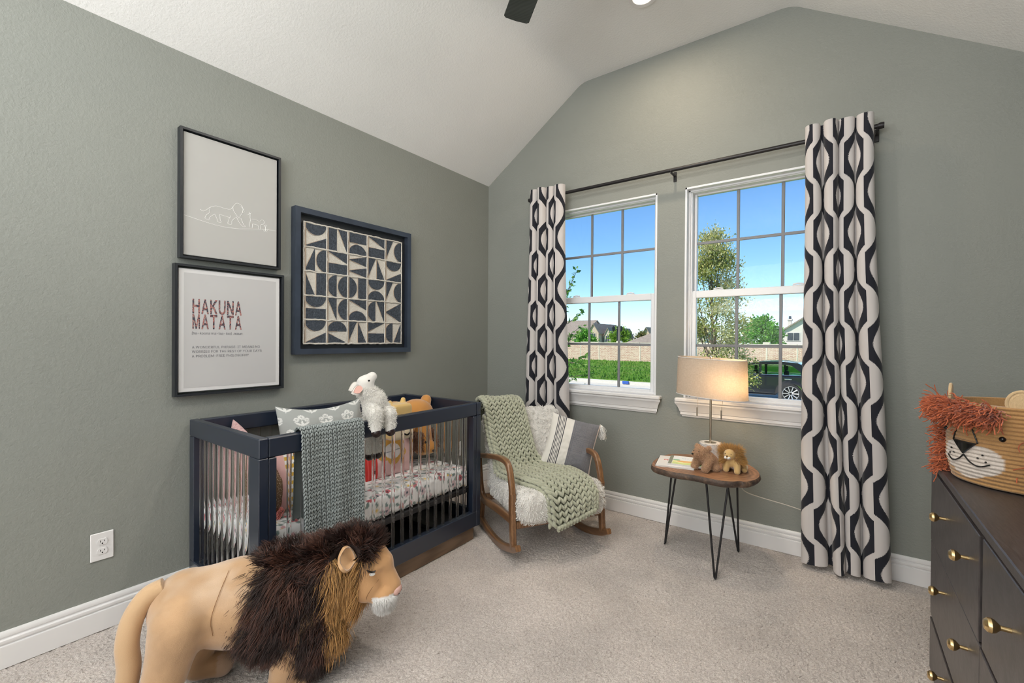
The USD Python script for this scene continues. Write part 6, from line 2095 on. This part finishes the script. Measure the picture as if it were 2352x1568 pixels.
def lion_body(p):
    q = p * SQ
    d = [cap_d(q, np.array([-.285, 0, .345]), np.array([-.13, 0, .325]), .128, .142), cap_d(q, np.array([-.13, 0, .325]), np.array([.08, 0, .300]), .146, .158), cap_d(q, np.array([.05, 0, .33]), np.array([.23, -.015, .355]), .13, .10)]
    legs = [cap_d(p, np.array([-.300, -.085, .335]), np.array([-.335, -.098, .185]), .088, .064), cap_d(p, np.array([-.335, -.098, .185]), np.array([-.375, -.105, .075]), .060, .046), cap_d(p, np.array([-.375, -.105, .070]), np.array([-.345, -.108, .045]), .046, .043), cap_d(p, np.array([-.345, -.108, .042]), np.array([-.285, -.112, .036]), .043, .036),
            cap_d(p, np.array([-.275, .085, .30]), np.array([-.245, .098, .170]), .080, .046), cap_d(p, np.array([-.245, .098, .170]), np.array([-.290, .108, .075]), .043, .038), cap_d(p, np.array([-.290, .108, .055]), np.array([-.225, .108, .050]), .044, .042), ell_d(p, np.array([-.205, .107, .050]), (.036, .044, .046)),
            cap_d(p, np.array([.060, -.085, .27]), np.array([.020, -.104, .12]), .072, .050), cap_d(p, np.array([.020, -.104, .12]), np.array([.000, -.106, .045]), .050, .042), cap_d(p, np.array([.005, -.106, .038]), np.array([.058, -.106, .034]), .038, .034),
            cap_d(p, np.array([.090, .085, .27]), np.array([.135, .100, .12]), .068, .048), cap_d(p, np.array([.135, .100, .12]), np.array([.130, .102, .045]), .046, .040), cap_d(p, np.array([.135, .102, .038]), np.array([.185, .102, .034]), .038, .034)]
    return smin([smin(d, .05), smin(legs, .012)], .030)


rn = np.random.default_rng(51)
t = thing('lion_plush', 'large tan plush lion with a dark brown mane standing on the carpet', 'plush lion', (.93, -2.36, 0), LTH)
v, f = surface(lion_body, (-.46, -.21, -.005), (.36, .20, .53), .0095)
n_ = normals((v, f))
v = v + n_ * ((meshkit.fbm(v * 9, 3, 5) - .5) * .010)[:, None]
v[:, 2] = np.maximum(v[:, 2], .0)
cdb = np.tile([0.50, 0.315, 0.175], (len(v), 1)) * (.70 + .60 * meshkit.fbm(v * [17, 17, 11], 4, 8))[:, None]
top_ = np.clip((meshkit.fbm(v * [10, 10, 10], 3, 2) - .42) * 5, 0, 1) * np.clip((v[:, 2] - .34) * 9, 0, 1)
cdb = cdb * (1 - .6 * top_[:, None]) + np.array([0.66, 0.52, 0.40]) * .6 * top_[:, None]
pale = np.clip((.20 - v[:, 2]) * 12, 0, 1) * (np.abs(v[:, 1]) < .09) * (v[:, 0] > -.22)
cdb = cdb * (1 - .5 * pale[:, None]) + np.array([0.66, 0.50, 0.40]) * .5 * pale[:, None]
body_l = part(t, 'body', (v, f), M['plush'], True, cd=cdb, local=True)
M['seam'] = plain('dark_tan_seam', (0.30, 0.16, 0.07), .9)


def on_body(s, tt, z, fn=lion_body):
    """Moves a point to the surface along the sideways axis from the camera's side."""
    ts = np.linspace(-.25, tt, 120)
    d = fn(np.stack([np.full(120, s), ts, np.full(120, z)], 1))
    k = np.argmax(d < 0)
    return np.array([s, ts[k], z])


part(t, 'seam', tube(np.array([on_body(s, .0, z) for s, z in spline([(-.165, .470), (-.185, .42), (-.205, .35), (-.200, .29)], 24)]) - [0, .0045, 0], .0010, 5), M['seam'], True, local=True)
tl = spline([(-.36, -.01, .432), (-.405, -.02, .415), (-.440, -.035, .360), (-.452, -.05, .285), (-.446, -.055, .20), (-.462, -.055, .11), (-.49, -.055, .055)], 40)
tv, tf = tube(tl, np.concatenate([np.full(32, .033), np.linspace(.033, .02, 8)]), 16)
tail = painted(t, 'tail', (tv, tf), one((0.58, 0.385, 0.22)), M['plush'], local=True)
q = np.tile(tl[-1], (900, 1)) + rn.normal(0, .012, (900, 3))
curves(tail, 'tail_tuft', np.maximum(hair(q, rn.normal(0, 1, (900, 3)) * .4 + [-.7, 0, -.2], rn.uniform(.04, .08, 900), (-.6, 0, -.3), 5, rn, .8, .3, 0, .3), [-9, -9, .004]), np.array([.0018, .0018, .0015, .001, .0005]), M['fur'], cd=np.array([0.05, 0.022, 0.016]) * rn.uniform(.5, 1.8, (900, 1)), kind='stuff', local=True)
# head
v, f = surface(lion_head, HC - .20, HC + .20, .0068)
loc = v - HC
fl, ll, ul = loc @ HF, loc @ HL, loc[:, 2]
cdh = np.tile([0.55, 0.31, 0.145], (len(v), 1)) * (.92 + .16 * meshkit.fbm(v * 16, 3, 3))[:, None]
cdh = np.where(((fl > .066 - .12 * np.abs(ll)) & (ul < -.078 + .25 * (np.abs(ll) < .022) * 0.05))[:, None] | (ul < -.122)[:, None], (0.74, 0.72, 0.70), cdh)
head = part(t, 'head', (v, f), M['plush'], True, cd=cdh, local=True)
M['nose_pink'] = plain('dusty_pink_nose', (0.56, 0.34, 0.29), .6)


def on_head(dirv, o=None):
    """The head's surface point along a direction from its middle."""
    o = HC + HF * .02 if o is None else o
    dv = np.asarray(dirv, float)
    dv = HF * dv[0] + HL * dv[1] + np.array([0, 0, dv[2]])
    dv /= np.linalg.norm(dv)
    r = np.linspace(.25, .01, 300)
    k = np.argmax(lion_head(o + r[:, None] * dv) < 0)
    return o + r[k] * dv, dv


def on_head_side(fd, u, s_, away=.2):
    r = np.linspace(away, 0, 260)
    pp = np.array([hd_(fd, s_ * x, u) for x in r])
    return pp[np.argmax(lion_head(pp) < 0)]


part(head, 'nose', smoothed if False else surface(lambda p: smin([ell_d(p, hd_(.128, 0, -.072), (.021, .028, .017)), ell_d(p, hd_(.130, -.016, -.080), (.013, .014, .013)), ell_d(p, hd_(.130, .016, -.080), (.013, .014, .013))], .008), hd_(.128, 0, -.075) - .05, hd_(.128, 0, -.075) + .05, .003), M['nose_pink'], True, local=True)
for s_ in (-1, 1):
    part(head, 'nostril', ico(hd_(.1415, s_ * .015, -.085), (.004, .005, .004), 1), M['eye'], True, local=True)
    e = [on_head_side(a, b, s_) for a, b in ((.036, .026), (.047, .019), (.058, .017), (.068, .022))]
    ec = on_head_side(.053, .011, s_)
    part(head, 'eye_white', ico(ec, (.012, .005, .0075), 2, np.array([HF * .9 - HL * s_ * .42, HL * .9 * s_ + HF * .42, [0, 0, 1.0]])), M['white_yarn'], True, local=True)
    part(head, 'eyelid', tube(spline([q + HL * s_ * .003 + [0, 0, .004] for q in e], 14), [.0018] * 2 + [.0036] * 10 + [.002] * 2, 6), M['eye'], True, local=True)
    part(head, 'cheek_seam', tube(spline([on_head_side(a, b, s_) for a, b in ((.072, -.018), (.055, -.04), (.040, -.07), (.038, -.10))], 20), .0014, 5), M['seam'], True, local=True)
    c0 = hd_(-.014, s_ * .084, .070)
    eo = HL * s_ * .70 + np.array([0, 0, .38]) - HF * .36
    eo /= np.linalg.norm(eo)
    ew = np.cross(HF * .75 + np.array([0, 0, .35]) + HL * s_ * .3, eo)
    ew /= np.linalg.norm(ew)
    en = np.cross(eo, ew)
    if en @ HF < 0:
        en = -en
    P = np.array([[c0 + eo * .066 * b + ew * .038 * a * math.sin(PI * (.30 + .64 * (1 - b)) ** 1.0) * 1.15 + en * (.020 * a * a - .006) for b in np.linspace(0, 1, 14)] for a in np.linspace(-1, 1, 15)])
    ear = painted(head, 'ear', sheet(P, .011), one((0.56, 0.335, 0.17)), M['plush'], local=True)
part(head, 'mouth', tube(spline([hd_(.124, 0, -.090), hd_(.126, 0, -.104), hd_(.118, -.016, -.114), hd_(.10, -.034, -.112)], 14), .0013, 5), M['seam'], True, local=True)
# short white fur of the muzzle and chin
p_, nn_ = sample((v, f), 3600, rn, keep=lambda q: (((q - HC) @ HF > .06) & (q[:, 2] - HC[2] < -.085) | (q[:, 2] - HC[2] < -.13)).astype(float) + 1e-9)
S = hair(p_, nn_, rn.uniform(.008, .020, 3600), HF * .2 + np.array([0, 0, -.8]), 4, rn, .6, .2, .1, .25)
curves(head, 'muzzle_fur', S, np.array([.0011, .0011, .0009, .0004]), M['fur'], cd=np.array([0.82, 0.81, 0.79]) * rn.uniform(.85, 1.06, (3600, 1)), kind='stuff', local=True)
# golden ruff round the face
ks = lambda q: (q - HC) @ HF
p_, nn_ = sample((v, f), 7000, rn, keep=lambda q: ((ks(q) < .012) & (ks(q) > -.075) & (q[:, 2] - HC[2] < .080)).astype(float) + 1e-9)
side = np.sign((p_ - HC) @ HL)[:, None] * HL
S = hair(p_, nn_, rn.uniform(.05, .105, 7000), -HF * .42 + side * .22 + np.array([0, 0, -.95]), 7, rn, .45, .16, .10, .18, clump=12)
curves(head, 'ruff', S, np.array([.0016, .0016, .0015, .0014, .0012, .0009, .0004]), M['fur'], cd=np.array([0.47, 0.255, 0.085]) * rn.uniform(.55, 1.5, (7000, 1)), kind='stuff', local=True)


# mane
EAR = [hd_(-.014, q * .084, .070) + (HL * q * .70 + np.array([0, 0, .38]) - HF * .36) * .045 for q in (-1, 1)]


def mane_base(p):
    q = p * SQ
    d = smin([cap_d(q, np.array([.020, 0, .318]), np.array([.150, -.0, .365]), .172, .122), ell_d(q, np.array([.225, -.020, .440]), (.115, .100, .062)), ell_d(q, np.array([.105, -.02, .185]), (.105, .135, .120)), ell_d(q, HC * SQ + [-.025, 0, .108], (.070, .080, .030))], .04)
    for c_ in EAR:
        d = np.maximum(d, .050 - np.linalg.norm(p - c_, axis=1))
    return d


mv_, mf_ = surface(mane_base, (-.20, -.25, .02), (.48, .25, .60), .013)
M['mane_skin'] = plain('dark_mane_backing', (0.020, 0.010, 0.008), .95)
mane = part(t, 'mane', (mv_, mf_), M['mane_skin'], True, local=True)
keep = lambda q: ((lion_head(q) > -.004) & ~(((q - HC) @ HF > .035) & (q[:, 2] < HC[2] + .085)) & (q[:, 2] > .075) & ~((q[:, 0] > .175) & (q[:, 2] < .43)) & (np.linalg.norm(q - EAR[0], axis=1) > .058) & (np.linalg.norm(q - EAR[1], axis=1) > .05)).astype(float) + 1e-9
N = 30000
p_, nn_ = sample((mv_, mf_), N, rn, keep=keep)
rel = p_ - np.array([.26, -.02, .36])
flow = np.stack([-.45 + .25 * (p_[:, 2] > .47), np.sign(p_[:, 1] + .02) * .10, np.where(p_[:, 2] > .46, .10, -.75)], 1)
front = ((p_ - HC) @ HF > .0) & (p_[:, 2] > HC[2] + .06)
flow[front] = HF * .25 + np.array([0, 0, .35])
L_ = rn.uniform(.045, .095, N) * np.where(p_[:, 2] > .46, .75, 1.0)
S = hair(p_, nn_, L_, flow, 6, rn, .40, .22, .05, .22, clump=14)
S[..., 2] = np.maximum(S[..., 2], .006)
m = Mat('mane_fur')
M['mane_fur'] = m.done(base_color=m('attribute', 'color', attribute='Cd'), roughness=.42, specular_ior_level=.45)
cl2 = meshkit.fbm(p_ * 22, 2, 4)[:, None]
base = np.where(cl2 + rn.normal(0, .08, (N, 1)) > .60, (0.085, 0.036, 0.024), (0.024, 0.011, 0.0085))
curves(mane, 'mane_hair', S, np.array([.0019, .0019, .0018, .0015, .0011, .0005]), M['mane_fur'], cd=base * rn.uniform(.6, 1.5, (N, 1)), kind='stuff', local=True)

p_, nn_ = sample((mv_, mf_), 5200, rn, keep=lambda q: ((q[:, 0] > .150) & (q[:, 0] < .245) & (q[:, 2] > .17) & (q[:, 2] < .455) & (np.abs(q[:, 1]) > .04)).astype(float) + 1e-9)
S = hair(p_, nn_, rn.uniform(.06, .115, 5200), np.stack([np.full(5200, -.12), np.sign(p_[:, 1]) * .12, np.full(5200, -.95)], 1), 7, rn, .42, .17, .10, .20, clump=12)
curves(head, 'ruff', S, np.array([.0017, .0017, .0016, .0014, .0012, .0009, .0004]), M['fur'], cd=np.array([0.45, 0.24, 0.078]) * rn.uniform(.5, 1.5, (5200, 1)), kind='stuff', local=True)
